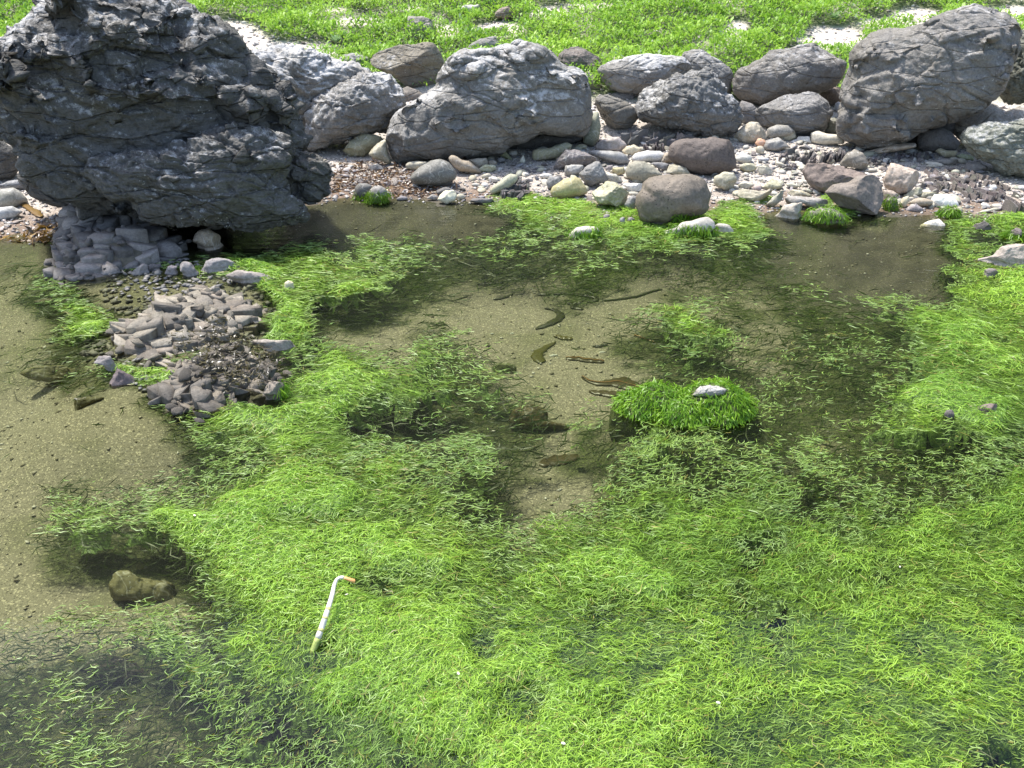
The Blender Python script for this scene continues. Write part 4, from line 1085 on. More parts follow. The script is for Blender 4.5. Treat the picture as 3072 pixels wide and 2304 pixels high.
def outcrop(label, poly_px, Hmax, n_st, tones, seed, z0=0.0, aniso=1.7, loose=20, tilt=0.22, rise=0.0):
    poly_px = np.asarray(poly_px, float)
    plan = at_water(poly_px[:, 0], poly_px[:, 1], z0)[:, :2]
    rg = np.random.RandomState(seed)
    c0 = plan.mean(0)
    lo, hi = plan.min(0), plan.max(0)
    def top(x, y):
        P = np.stack([np.asarray(x, float), np.asarray(y, float)], -1)
        ins = pts_in_poly(P[..., 0], P[..., 1], plan)
        ed = edge_dist(P[..., 0], P[..., 1], plan) * np.where(ins, 1, -1)
        return -0.03 + (Hmax + 0.03) * sstep(-0.03, 0.15, ed) * (0.75 + 0.45 * vnoise(P * 4 + seed, 90)) + rise * sstep(lo[1], hi[1], P[..., 1])
    root = bpy.data.objects.new("rock_outcrop", None)
    COL.objects.link(root)
    root.location = (c0[0], c0[1], 0)
    tag(root, label, 'outcrop')
    gx, gy = np.arange(lo[0] - .2, hi[0] + .2, 0.014), np.arange(lo[1] - .2, hi[1] + .2, 0.014)
    X, Y = np.meshgrid(gx, gy)
    x, y = X.ravel(), Y.ravel()
    P = np.stack([x, y], -1)
    ed = edge_dist(x, y, plan) * np.where(pts_in_poly(x, y, plan), 1, -1)
    z = top(x, y) - 0.012 + 0.012 * fbm(P * 30, 3, 93)
    z = np.where(ed < -0.02, np.minimum(z, -0.02 + (ed + 0.02) * 4.5 + 0.035 * vnoise(P * 9, 94)), z)
    i = np.arange(len(x)).reshape(X.shape)
    Fq = np.stack([i[:-1, :-1], i[:-1, 1:], i[1:, 1:], i[1:, :-1]], -1).reshape(-1, 4)
    Fq = Fq[(ed[Fq] > -0.17).any(1)]
    bed = new_obj("bedrock", np_mesh("bedrock", np.stack([x - c0[0], y - c0[1], z], -1), Fq, 4, None, None, False), MS['outcrop'], root)
    bed.color = rgba(np.array(tones[0]) * np.array([0.55, 0.55, 0.45]))
    pts = []
    tries = 0
    dmin = 0.75 * math.sqrt(area_centroid(plan)[1] / n_st)
    while len(pts) < n_st and tries < 20000:
        tries += 1
        p = rg.uniform(lo, hi)
        if not pts_in_poly(np.array([p[0]]), np.array([p[1]]), plan)[0]: continue
        dq = dmin * rg.choice([0.55, 0.8, 1.3, 2.1])
        if any(math.hypot((p[0] - q[0]) / 1.3, (p[1] - q[1]) * 1.3) < max(dq, 0.6 * q[2]) for q in pts):
            if tries % 40 == 0: dmin *= 0.97
            continue
        pts.append((p[0], p[1], dq))
    A = np.array(pts)[:, :2]
    pts = list(A)
    for k, p in enumerate(pts):
        cell = [p + np.array(o) * 0.11 for o in ((-1, -.7), (1, -.7), (1, .7), (-1, .7))]
        for j in np.argsort(np.hypot(*(A - p).T))[1:13]:
            q = A[j]
            mid = (p + q) / 2
            nv = (q - p) * np.array([1 / aniso, aniso]) 
            cell = clip_poly(cell, mid, nv)
            if len(cell) < 3: break
        if len(cell) < 3: continue
        cell = np.array(cell); cc = cell.mean(0)
        for _ in range(8):
            o_ = ~pts_in_poly(cell[:, 0], cell[:, 1], plan)
            if not o_.any(): break
            cell[o_] = p + (cell[o_] - p) * 0.75
        cc = cell.mean(0)
        rad = np.hypot(*(cell - cc).T)
        if rad.max() < 0.012: continue
        if pts_in_poly(cc[:1], cc[1:2], plan)[0] == False: continue
        n = len(cell)
        cell = cc + (cell - cc) * rg.uniform(0.95, 1.28)
        t0 = float(top(cc[0:1], cc[1:2])[0]) + rg.uniform(-0.012, 0.024)
        g = np.array([rg.normal(-0.05, tilt), rg.normal(0.16, tilt * 1.3)])
        ra = rg.uniform(-0.5, 0.5)
        d = (cell - cc) @ np.array([[math.cos(ra), -math.sin(ra)], [math.sin(ra), math.cos(ra)]])
        g = g * min(1.0, 0.022 / (np.abs(d @ g).max() + 1e-6))
        ztop = t0 + d @ g
        ring0 = np.column_stack([d * 1.0, np.full(n, t0 - 0.06)])
        ring1 = np.column_stack([d * rg.uniform(0.90, 1.05, (n, 1)), ztop - rg.uniform(0.002, 0.006, n)])
        ring2 = np.column_stack([d * rg.uniform(0.93, 1.0, (n, 1)), ztop + rg.uniform(-0.001, 0.003, n)])
        cen = np.array([[rg.uniform(-.2, .2) * rad.mean(), rg.uniform(-.2, .2) * rad.mean(), t0 + rg.uniform(-0.003, 0.004)]])
        V = np.concatenate([ring0, ring1, ring2, cen])
        ft = []
        for a in range(n):
            bb = (a + 1) % n
            ft += [(a, bb, n + bb), (a, n + bb, n + a), (n + a, n + bb, 2 * n + bb), (n + a, 2 * n + bb, 2 * n + a), (2 * n + a, 2 * n + bb, 3 * n)]
        o = new_obj("stone", np_mesh("stone", V, np.array(ft), 3), MS['outcrop'], root, (cc[0] - c0[0], cc[1] - c0[1], 0))
        o.color = rgba(np.array(tones[rg.randint(len(tones))]) * rg.uniform(0.8, 1.15))
    for k in range(loose):
        p = pts[rg.randint(len(pts))] + rg.normal(0, 0.02, 2)
        o = bpy.data.objects.new("stone", CHUNKS[rg.randint(10)])
        COL.objects.link(o)
        if not o.data.materials: o.data.materials.append(MS['outcrop'])
        o.parent = root
        sc = rg.uniform(0.010, 0.030)
        o.location = (p[0] - c0[0], p[1] - c0[1], float(top(p[0:1], p[1:2])[0]) + 0.012 + sc * 0.4)
        o.scale = (sc, sc, sc)
        o.rotation_euler = rg.uniform(-1, 1, 3) * np.array([0.6, 0.6, 3])
        o.color = rgba(np.array(tones[rg.randint(len(tones))]) * rg.uniform(0.75, 1.1))
    return root

LIL = [(0.225, 0.212, 0.21), (0.19, 0.182, 0.182), (0.15, 0.145, 0.146), (0.25, 0.235, 0.232)]
BEI = [(0.25, 0.232, 0.197), (0.215, 0.2, 0.173), (0.165, 0.152, 0.135), (0.275, 0.255, 0.22), (0.20, 0.178, 0.155)]
DKB = [(0.18, 0.165, 0.143), (0.135, 0.125, 0.113), (0.215, 0.196, 0.168), (0.155, 0.142, 0.128)]
out_left = ZL([(455, 1010), (480, 820), (580, 760), (620, 600), (700, 500), (740, 400), (880, 320), (1100, 420), (1400, 500), (1700, 590), (2080, 720), (2050, 800),
               (1850, 850), (1700, 920), (1350, 980), (1300, 1050), (900, 1080), (560, 1075)])
outcrop("lilac-grey fractured rock shelf under the huge boulder at the left", out_left, 0.075, 95, LIL, 21, 0.02, 1.4, 40, 0.20, 0.09)
out_up = ZO([(520, 600), (560, 400), (700, 345), (920, 325), (960, 250), (1090, 200), (1300, 250), (1600, 310), (1800, 400), (1935, 500), (1925, 590), (1650, 710),
             (1500, 790), (1300, 880), (1200, 990), (950, 1040), (780, 1120), (530, 1180), (390, 1150), (380, 1030), (260, 1000), (205, 880), (160, 770), (205, 640), (420, 610)])
outcrop("pale beige fractured outcrop at the left of the pool, the upper of two", out_up, 0.075, 135, BEI, 33, 0.03, 1.7, 45, 0.24)
out_lo = ZO([(720, 1180), (800, 1100), (980, 1060), (1150, 980), (1400, 900), (1700, 960), (1950, 1060), (2060, 1180), (2010, 1330), (1860, 1430), (1560, 1440), (1620, 1530),
             (1400, 1620), (1180, 1660), (800, 1590), (570, 1510), (550, 1320), (720, 1290)])
outcrop("darker rubbly outcrop littered with black weed, the lower of two", out_lo, 0.075, 110, DKB, 47, 0.03, 1.4, 60, 0.34)

# ------------------------------------------------------------------ upright slate ridges
SLABS = []
for k in range(6):
    r_ = np.random.RandomState(600 + k)
    bm = bmesh.new()
    bmesh.ops.create_cube(bm, size=2.0)
    bmesh.ops.subdivide_edges(bm, edges=[e for e in bm.edges if abs(e.verts[0].co.x - e.verts[1].co.x) > 1], cuts=3)
    for v in bm.verts:
        top_ = v.co.z > 0
        v.co.z *= r_.uniform(0.6, 1.15) if top_ else 1
        v.co.x *= r_.uniform(0.8, 1.05)
        v.co.y *= r_.uniform(0.6, 1.1) * (0.8 if top_ else 1)
        v.co.y += 0.35 * math.sin(v.co.x * 2 + k)
    me = bpy.data.meshes.new("slab"); bm.to_mesh(me); bm.free()
    me.materials.append(MS['slate'])
    SLABS.append(me)

def slate_ridge(label, pts_px, n, L, Hh, yaw, lean, seed, spread=8, tone=(0.12, 0.112, 0.112)):
    """thin upright blades along a line of the shore"""
    rg = np.random.RandomState(seed)
    pts_px = np.asarray(pts_px, float)
    g = [ground_hit(*p) for p in pts_px]
    root = bpy.data.objects.new("slate_ridge", None)
    COL.objects.link(root)
    root.location = g[len(g) // 2]
    tag(root, label, 'rock ridge')
    t = np.linspace(0, len(pts_px) - 1, n) + rg.uniform(-.3, .3, n) * (len(pts_px) - 1) / n
    t = np.clip(t, 0, len(pts_px) - 1.001)
    for k in range(n):
        i = int(t[k]); f = t[k] - i
        px = pts_px[i] * (1 - f) + pts_px[i + 1] * f + rg.normal(0, 1, 2) * np.array([spread, spread * 0.5])
        p = ground_hit(px[0], px[1] + Hh * 220)
        o = bpy.data.objects.new("slab", SLABS[rg.randint(6)])
        COL.objects.link(o)
        o.parent = root
        o.location = Vector(p) - root.location + Vector((0, 0, Hh * 0.35))
        s = rg.uniform(0.7, 1.25)
        o.scale = (L * s * 0.5, rg.uniform(0.004, 0.010), Hh * s * rg.uniform(0.35, 0.85))
        o.rotation_euler = (lean + rg.normal(0, 0.12), rg.normal(0, 0.12), yaw + rg.normal(0, 0.28))
        o.color = rgba(np.array(tone) * rg.uniform(0.75, 1.5) + rg.uniform(0, 0.02, 3))
    return root
slate_ridge("curved stack of dark slate blades below the long cream-white stone", Z6([(670, 320), (740, 310), (800, 300), (850, 300)]), 15, 0.10, 0.062, 1.25, 0.15, 1, 5)
slate_ridge("low jumble of dark slate blocks left of the curved slate stack", Z6([(380, 330), (460, 300), (560, 300), (650, 330), (520, 350), (430, 350)]), 26, 0.06, 0.036, 1.1, 0.1, 2, 14)
slate_ridge("row of short slate teeth below the great folded boulder", Z6([(1090, 280), (1180, 285), (1280, 300), (1390, 300), (1500, 310)]), 26, 0.05, 0.024, 1.2, 0.1, 3, 8)
slate_ridge("long ridge of slate blades slanting down to the right edge", Z6([(1480, 500), (1600, 540), (1700, 545), (1800, 580), (1950, 600), (2060, 620)]), 46, 0.075, 0.030, 1.75, 0.25, 4, 18, (0.14, 0.125, 0.12))
slate_ridge("second slate ridge, upslope of the long slanting one", Z6([(1480, 420), (1620, 450), (1750, 480), (1900, 500), (2020, 540)]), 46, 0.06, 0.024, 1.7, 0.25, 5, 18, (0.15, 0.135, 0.13))
slate_ridge("slate teeth between the peaked stone and the pinkish slab", Z6([(1020, 330), (1080, 345), (1140, 340), (1240, 350)]), 18, 0.05, 0.022, 1.4, 0.2, 6, 10)
slate_ridge("upright slate splinters behind the speckled white oval", Z5([(1230, 150), (1290, 160), (1360, 170), (1450, 180)]), 11, 0.04, 0.035, 1.4, 0.05, 7, 5)
slate_ridge("big dark slate blocks below the rough-topped boulder", Z5([(1030, 60), (1100, 80), (1220, 70), (1330, 80), (1450, 90), (1560, 90), (1680, 80)]), 18, 0.10, 0.065, 0.35, 0.1, 8, 6, (0.15, 0.148, 0.15))
slate_ridge("broken dark slate blocks beside the long pale greenish stone", Z4([(1880, 690), (1950, 650), (2020, 620), (2090, 600), (2110, 690), (1990, 700), (2080, 540), (2150, 600)]), 28, 0.06, 0.036, 0.9, 0.1, 9, 7)
slate_ridge("slate ends standing at the far right of the waterline", Z6([(2080, 690), (2130, 700), (2190, 700), (2260, 720), (2330, 730)]), 14, 0.08, 0.045, 1.7, 0.1, 10, 8, (0.15, 0.135, 0.125))
slate_ridge("thin dark shale flakes on the shingle left of the brown slab", Z6([(380, 390), (430, 400), (480, 385), (520, 400)]), 12, 0.05, 0.018, 0.5, 0.5, 12, 8)

# ------------------------------------------------------------------ small loose stones of the shingle
LAND = [("the egg-shaped dark stone", 1300, 515), ("the long bent tan stone", 1395, 500), ("the bright whitish stone", 1342, 590), ("the long pale greenish stone", 1510, 555),
        ("the purple-grey angular stone", 1725, 475), ("the speckled white oval", 1945, 468), ("the pitted dark brown block", 2110, 470), ("the plain dark grey peaked stone", 1780, 520),
        ("the ochre olive cobble", 1705, 563), ("the sharp-ridged olive wedge", 1835, 585), ("the big round brown stone", 2015, 595), ("the olive grey pitted stone", 1930, 515),
        ("the rounded cream stone", 2250, 400), ("the long cream-white stone", 2480, 415), ("the curved slate stack", 2500, 450), ("the low slate blocks", 2400, 475), ("the great brown slab", 2510, 535),
        ("the pitted grey-brown rock", 2570, 600), ("the pinkish cream slab", 2710, 535), ("the bright white slab", 2830, 605), ("the long beige ledge", 2270, 590), ("the wide light grey slab", 2410, 610),
        ("the long slate ridge", 2900, 575), ("the olive three-cornered stone", 2320, 555), ("the bearded twin stones", 1120, 590), ("the flat grey slab on the weed", 1125, 505),
        ("the pointed olive stone", 1090, 440), ("the bluish white flat stone", 20, 640), ("the smooth grey stone at the left edge", 40, 600), ("the lilac rock shelf", 200, 680),
        ("the gravel strip", 880, 150), ("the upright squared rock", 1270, 85), ("the peaked grey-brown stone", 2560, 480), ("the hooked pale olive stone", 1210, 500)]
_used_labels = set(ROCKS)
_bulk = []
def scatter(n, poly, rlo, rhi, tones, word, grp, seed, meshes, mname='pebble'):
    """loose stones; one that its neighbours single out is a thing, the rest are bulk shingle"""
    rg = np.random.RandomState(seed)
    poly = np.asarray(poly, float)
    pp = []
    while len(pp) < n:
        p = rg.uniform(poly.min(0), poly.max(0))
        if pts_in_poly(np.array([p[0]]), np.array([p[1]]), poly)[0]: pp.append((rg.uniform(0, 1) ** 1.4, p))
    pp.sort(key=lambda q: -q[0])
    for q, p in pp:
        g = ground_hit(p[0], p[1])
        r = (rlo + (rhi - rlo) * q) * np.linalg.norm(g - CAM) / F
        loc = Vector((g[0], g[1], g[2] + r * 0.25))
        sca = Vector((r * rg.uniform(.8, 1.25), r, r * rg.uniform(.6, 1.0)))
        rot = (rg.normal(0, .25), rg.normal(0, .25), rg.uniform(0, 6.28))
        colr = np.array(tones[rg.randint(len(tones))]) * rg.uniform(0.8, 1.2)
        me = meshes[rg.randint(len(meshes))]
        nm, lx, ly = min(LAND, key=lambda L_: math.hypot(L_[1] - p[0], 1.6 * (L_[2] - p[1])))
        dx, dy = p[0] - lx, 1.6 * (p[1] - ly)
        dirn = ("left of" if dx < 0 else "right of") if abs(dx) > abs(dy) else ("behind" if dy < 0 else "in front of")
        lab = f"{word} {dirn} {nm}"
        if lab in _used_labels:
            _bulk.append((me, loc, sca, rot, colr)); continue
        _used_labels.add(lab)
        o = bpy.data.objects.new("stone", me)
        COL.objects.link(o)
        if not o.data.materials: o.data.materials.append(MS[mname])
        o.location, o.scale, o.rotation_euler, o.color = loc, sca, rot, rgba(colr)
        tag(o, lab, 'stone', grp)
def merge_bulk():
    VV, FF, CC, o_ = [], [], [], 0
    from mathutils import Euler, Matrix
    for me, loc, sca, rot, colr in _bulk:
        M = np.array(Matrix.LocRotScale(loc, Euler(rot), sca))
        v = np.empty(len(me.vertices) * 3, np.float32); me.vertices.foreach_get("co", v); v = v.reshape(-1, 3)
        f = np.empty(len(me.polygons) * 3, np.int32); me.polygons.foreach_get("vertices", f); f = f.reshape(-1, 3)
        VV.append(v @ M[:3, :3].T + M[:3, 3]); FF.append(f + o_); CC.append(np.repeat(colr[None], len(v), 0)); o_ += len(v)
    o = new_obj("loose_shingle", np_mesh("loose_shingle", np.concatenate(VV), np.concatenate(FF), 3, np.concatenate(CC)), M_GRAVEL)
    tag(o, "mixed small stones packed loosely between the larger shore stones", "shingle", None, "stuff")
shing = [(1370, 520), (1450, 470), (1640, 450), (1820, 420), (2010, 400), (2250, 400), (2420, 420), (2640, 450), (2860, 450), (2960, 520), (3080, 570), (3080, 640), (2800, 640),
         (2620, 600), (2380, 600), (2200, 620), (2140, 560), (1960, 560), (1900, 610), (1700, 600), (1480, 600), (1380, 590)]
PALES = [(0.46, 0.44, 0.38), (0.42, 0.40, 0.36), (0.52, 0.50, 0.46), (0.40, 0.37, 0.29), (0.36, 0.36, 0.28)]
DARKS = [(0.2, 0.195, 0.195), (0.16, 0.155, 0.16), (0.24, 0.215, 0.215), (0.23, 0.22, 0.19)]
scatter(520, shing, 5, 17, PALES, "small pale rounded stone", "small pale stones in the shingle", 71, PEBS)
scatter(520, shing, 5, 17, DARKS, "small dark angular stone", "small dark stones in the shingle", 72, CHUNKS, 'outcrop')
weedbank = [(1000, 500), (1100, 480), (1220, 490), (1390, 560), (1360, 600), (1150, 610), (960, 600), (985, 540)]
scatter(110, weedbank, 6, 17, [(0.34, 0.31, 0.29), (0.42, 0.38, 0.35), (0.24, 0.22, 0.22), (0.5, 0.47, 0.42)], "small flat weed-strewn stone", "small stones among the brown weed", 73, CHUNKS, 'outcrop')
leftb = [(-60, 600), (120, 590), (250, 610), (190, 660), (170, 710), (-60, 715)]
scatter(60, leftb, 5, 12, [(0.46, 0.40, 0.37), (0.33, 0.28, 0.25), (0.52, 0.49, 0.46)], "small beach stone", "small stones on the left beach", 74, CHUNKS, 'outcrop')
bankg = [(620, 60), (760, 70), (1010, 130), (1000, 180), (850, 170), (700, 130)]
scatter(50, bankg, 5, 12, [(0.5, 0.45, 0.41), (0.55, 0.52, 0.48), (0.4, 0.36, 0.33)], "small pale bank stone", "small stones below the bank plants", 75, CHUNKS, 'outcrop')

merge_bulk()

# ------------------------------------------------------------------ gravel of shell and stone chips
rg = np.random.RandomState(81)
def px_points(n, poly, seed):
    rg = np.random.RandomState(seed); poly = np.asarray(poly, float)
    p = rg.uniform(poly.min(0), poly.max(0), (n * 3, 2))
    return p[pts_in_poly(p[:, 0], p[:, 1], poly)][:n]
def chips(name, x, y, size, cols, seed):
    rg = np.random.RandomState(seed)
    N = len(x)
    z = terrain(x, y)
    base = np.array([[1, 0, 0], [0, 1, 0], [-1, 0, 0], [0, -1, 0], [0, 0, .55], [0, 0, -.55]])
    V = base[None] * rg.uniform(0.6, 1.3, (N, 6, 1)) * np.array([1.2, 0.9, 0.8])
    a = rg.uniform(0, 6.28, N); ca, sa = np.cos(a), np.sin(a)
    t = rg.normal(0, 0.35, N); ct, s_t = np.cos(t), np.sin(t)
    x1 = V[..., 0] * ct[:, None] + V[..., 2] * s_t[:, None]; z1 = -V[..., 0] * s_t[:, None] + V[..., 2] * ct[:, None]
    V = np.stack([x1 * ca[:, None] - V[..., 1] * sa[:, None], x1 * sa[:, None] + V[..., 1] * ca[:, None], z1], -1) * size[:, None, None]
    V = V + np.stack([x, y, z + size * 0.25], -1)[:, None]
    f = np.array([(0, 1, 4), (1, 2, 4), (2, 3, 4), (3, 0, 4), (1, 0, 5), (2, 1, 5), (3, 2, 5), (0, 3, 5)])
    Fc = (f[None] + (np.arange(N) * 6)[:, None, None]).reshape(-1, 3)
    pal = np.array(cols)
    c = pal[rg.randint(len(pal), size=N)] * rg.uniform(0.75, 1.15, (N, 1))
    o = new_obj(name, np_mesh(name, V.reshape(-1, 3), Fc, 3, np.repeat(c, 6, 0)), M_GRAVEL)
    return o
def sample_zone(n, x0, x1, y0, y1, fn, seed):
    rg = np.random.RandomState(seed)
    xs_, ys_ = [], []
    tot = 0
    for _ in range(60):
        x = rg.uniform(x0, x1, n); y = rg.uniform(y0, y1, n)
        k = rg.uniform(size=n) < fn(x, y)
        xs_.append(x[k]); ys_.append(y[k]); tot += k.sum()
        if tot >= n: break
    return np.concatenate(xs_)[:n], np.concatenate(ys_)[:n]
x, y = sample_zone(13000, -3.0, 3.4, 4.3, 6.6, lambda x, y: sstep(-0.12, 0.12, shoredist(x, y)) * sstep(1.9, 1.3, shoredist(x, y)), 5)
o = chips("shore_gravel", x, y, RS.uniform(0.005, 0.013, len(x)), [(0.44, 0.40, 0.36), (0.55, 0.52, 0.47), (0.24, 0.22, 0.215), (0.32, 0.28, 0.26), (0.36, 0.33, 0.25), (0.17, 0.16, 0.16)], 1)
tag(o, "pale shell and stone grit filling the gaps between shore stones", "gravel", None, "stuff")
x, y = sample_zone(6000, -4.6, 5.2, 6.3, 9.2, lambda x, y: np.ones(len(x)), 6)
o = chips("bank_gravel", x, y, RS.uniform(0.006, 0.020, len(x)), [(0.55, 0.48, 0.44), (0.62, 0.57, 0.53), (0.45, 0.39, 0.36), (0.36, 0.31, 0.29)], 2)
tag(o, "pale shell gravel showing between the bank plants", "gravel", None, "stuff")

x, y = sample_zone(4200, -2.9, 3.0, 1.1, 5.2, lambda x, y: (shoredist(x, y) < -0.03) * (0.15 + 0.85 * sstep(0.0, 0.6, vnoise(np.stack([x, y], -1) * 2.2, 401))) * sstep(2.6, 1.0, cover(x, y)), 7)
o = chips("shell_grit", x, y, 0.0022 + 0.0075 * RS.uniform(0, 1, len(x)) ** 3, [(0.42, 0.38, 0.29), (0.30, 0.27, 0.2), (0.10, 0.085, 0.05), (0.17, 0.15, 0.09), (0.5, 0.48, 0.42)], 3)
tag(o, "bits of shell and small pebbles strewn over the pool floor", "shell grit", None, "stuff")
pp = px_points(1500, [(330, 800), (620, 770), (830, 800), (860, 900), (860, 1100), (800, 1180), (460, 1200), (330, 1100), (240, 1040), (290, 900)], 11)
G = at_water(pp[:, 0], pp[:, 1])
o = chips("rock_shards", G[:, 0], G[:, 1], RS.uniform(0.006, 0.020, len(G)), [(0.2, 0.19, 0.17), (0.15, 0.145, 0.135), (0.25, 0.23, 0.2)], 4)
tag(o, "broken grey shards scattered round the outcrops in the shallows", "rock shards", None, "stuff")

# brown cast-up weed on the stones, black weed on the lower outcrop
def flakes(name, P, L, W_, cols, seed, m):
    rg = np.random.RandomState(seed)
    N = len(P); S = 3
    a = rg.uniform(0, 6.28, N)
    C = np.zeros((N, S + 1, 3))
    p = P.copy()
    for k in range(S + 1):
        C[:, k] = p
        st = (L / S)[:, None]
        p = p + np.stack([np.cos(a), np.sin(a), rg.normal(0, 0.45, N)], -1) * st
        a = a + rg.normal(0, 0.6, N)
    C[..., 2] = np.maximum(C[..., 2], P[:, None, 2] - 0.004)
    side = np.stack([-np.sin(a), np.cos(a), rg.normal(0, 0.5, N)], -1)
    pal = np.array(cols)
    c = pal[rg.randint(len(pal), size=N)] * rg.uniform(0.6, 1.2, (N, 1))
    V, Fq, cc = ribbons(C, W_, side, c)
    return new_obj(name, np_mesh(name, V, Fq, 4, cc, None, True), m)
pp = px_points(900, [(1000, 500), (1060, 485), (1230, 500), (1260, 560), (1380, 570), (1350, 590), (1180, 595), (1120, 560), (1000, 580), (985, 530)], 3)
G = np.array([ground_hit(*q) for q in pp]); G[:, 2] += 0.008
o = flakes("seaweed_litter", G, RS.uniform(.02, .06, len(G)), RS.uniform(.004, .012, len(G)), [(0.16, 0.09, 0.05), (0.10, 0.06, 0.04), (0.22, 0.13, 0.05), (0.07, 0.05, 0.04)], 4, M_KELP)
tag(o, "brown dried weed scattered round the egg-shaped stone", "seaweed", None, "stuff")
pp = px_points(700, ZO([(1250, 620), (1500, 640), (1480, 740), (1900, 940), (2100, 1150), (1900, 1400), (1500, 1420), (1200, 1200), (800, 900), (780, 820), (1200, 800)]), 5)
G = at_water(pp[:, 0], pp[:, 1], 0.095); G[:, 2] += RS.uniform(-.01, .015, len(G))
o = flakes("black_weed", G, RS.uniform(.012, .04, len(G)), RS.uniform(.003, .008, len(G)), [(0.035, 0.032, 0.018), (0.06, 0.05, 0.02), (0.09, 0.075, 0.03)], 6, M_KELP)
tag(o, "blackish crisp weed lying over the broken outcrop stones", "seaweed", None, "stuff")
pp = px_points(110, ZL([(380, 560), (620, 480), (640, 560), (560, 700), (250, 700), (0, 680), (0, 630), (300, 640)]), 8)
G = np.array([ground_hit(*q) for q in pp]); G[:, 2] += 0.006
o = flakes("strandline_weed", G, RS.uniform(.03, .08, len(G)), RS.uniform(.006, .016, len(G)), [(0.16, 0.09, 0.025), (0.08, 0.05, 0.025), (0.25, 0.15, 0.03)], 9, M_KELP)
tag(o, "brown weed along the waterline of the small left beach", "seaweed", None, "stuff")

# ------------------------------------------------------------------ plants on the bank
def leaves(n, x0, x1, y0, y1, seed, k=1.0):
    rg = np.random.RandomState(seed)
    x, y = sample_zone(n, x0, x1, y0, y1, plant_den, seed)
    N = len(x)
    P = np.stack([x, y], -1)
    hum = 0.03 + 0.10 * np.clip(vnoise(P * 2.4, 145) + 0.4, 0, 1) + 0.085 * np.clip(vnoise(P * 6, 146) + 0.15, 0, 1)
    hz = hum * (rg.uniform(0.15, 1.0, N) ** 0.6)
    a = rg.uniform(0, 6.28, N); pit = rg.uniform(0.15, 1.25, N)
    L = rg.uniform(0.018, 0.040, N) * k * np.where(rg.uniform(size=N) < 0.12, 1.6, 1); Wd = L * rg.uniform(0.30, 0.48, N)
    d = np.stack([np.cos(a) * np.cos(pit), np.sin(a) * np.cos(pit), np.sin(pit)], -1)
    base = np.stack([x, y, terrain(x, y) + hz], -1)
    side = np.stack([-np.sin(a), np.cos(a), np.zeros(N)], -1)
    mid = base + d * (L * .55)[:, None]
    Vq = np.stack([base, mid + side * (Wd * .5)[:, None], base + d * L[:, None] - np.array([0, 0, 1]) * (L * .12)[:, None], mid - side * (Wd * .5)[:, None]], 1).reshape(-1, 3)
    t = np.clip(0.5 + 0.5 * vnoise(P * 1.6, 147) + rg.normal(0, 0.22, N), 0, 1)[:, None]
    c = (1 - t) * np.array([0.19, 0.37, 0.035]) + t * np.array([0.38, 0.58, 0.075])
    gl_ = rg.uniform(size=N) < 0.05
    c[gl_] = np.array([0.22, 0.33, 0.16])
    return Vq, np.arange(N * 4).reshape(-1, 4), np.repeat(c, 4, 0)
V, Fq, cc = leaves(200000, -4.7, 4.9, 6.6, 9.2, 151)
o = new_obj("bank_plants", np_mesh("bank_plants", V, Fq, 4, cc, None, False), M_PLANT)
tag(o, "bright green low fleshy plants covering the bank", "plants", None, "stuff")
V, Fq, cc = leaves(26000, -9, 9, 9.1, 13, 152, 2.6)
o = new_obj("upper_bank_plants", np_mesh("upper_bank_plants", V, Fq, 4, cc, None, False), M_PLANT)
tag(o, "low green plants running on up the bank", "plants", None, "stuff")

# a few big-leaved rosettes stand out of the low plants
for (px, py, r), lab in zip([(1010, 148, 26), (1030, 130, 20), (1175, 120, 24), (2500, 78, 26), (690, 12, 22)],
        ["pale rosette plant at the edge of the gravel above the low pitted boulder", "small pale rosette behind the one at the gravel's edge",
         "pale leafy rosette left of the upright squared rock", "leafy rosette above the bare gravel patch on the right", "grey-green leafy plant near the top, right of the huge boulder"]):
    g = ground_hit(px, py)
    rr_ = r * np.linalg.norm(g - CAM) / F
    root = bpy.data.objects.new("rosette_plant", None); COL.objects.link(root); root.location = (g[0], g[1], g[2])
    tag(root, lab, "plant", "rosette plants on the bank")
    lf = None
    for k in range(11):
        a = k * 2.4; el = 0.25 + 0.07 * k
        if lf is None:
            C = np.array([[[0, 0, 0], [0.35, 0, 0.10], [0.7, 0, 0.14], [1.0, 0, 0.05]]])
            V, Fq, cc = ribbons(C, np.array([0.36]), np.array([[0, 1.0, 0]]), np.array([[0.22, 0.34, 0.15]]))
            lf = np_mesh("leaf", V, Fq, 4, cc, None, True); lf.materials.append(M_PLANT)
        q = bpy.data.objects.new("leaf", lf); COL.objects.link(q); q.parent = root
        q.location = (0, 0, 0.045)
        q.rotation_euler = (0, -el, a); q.scale = (rr_ * 1.1,) * 3

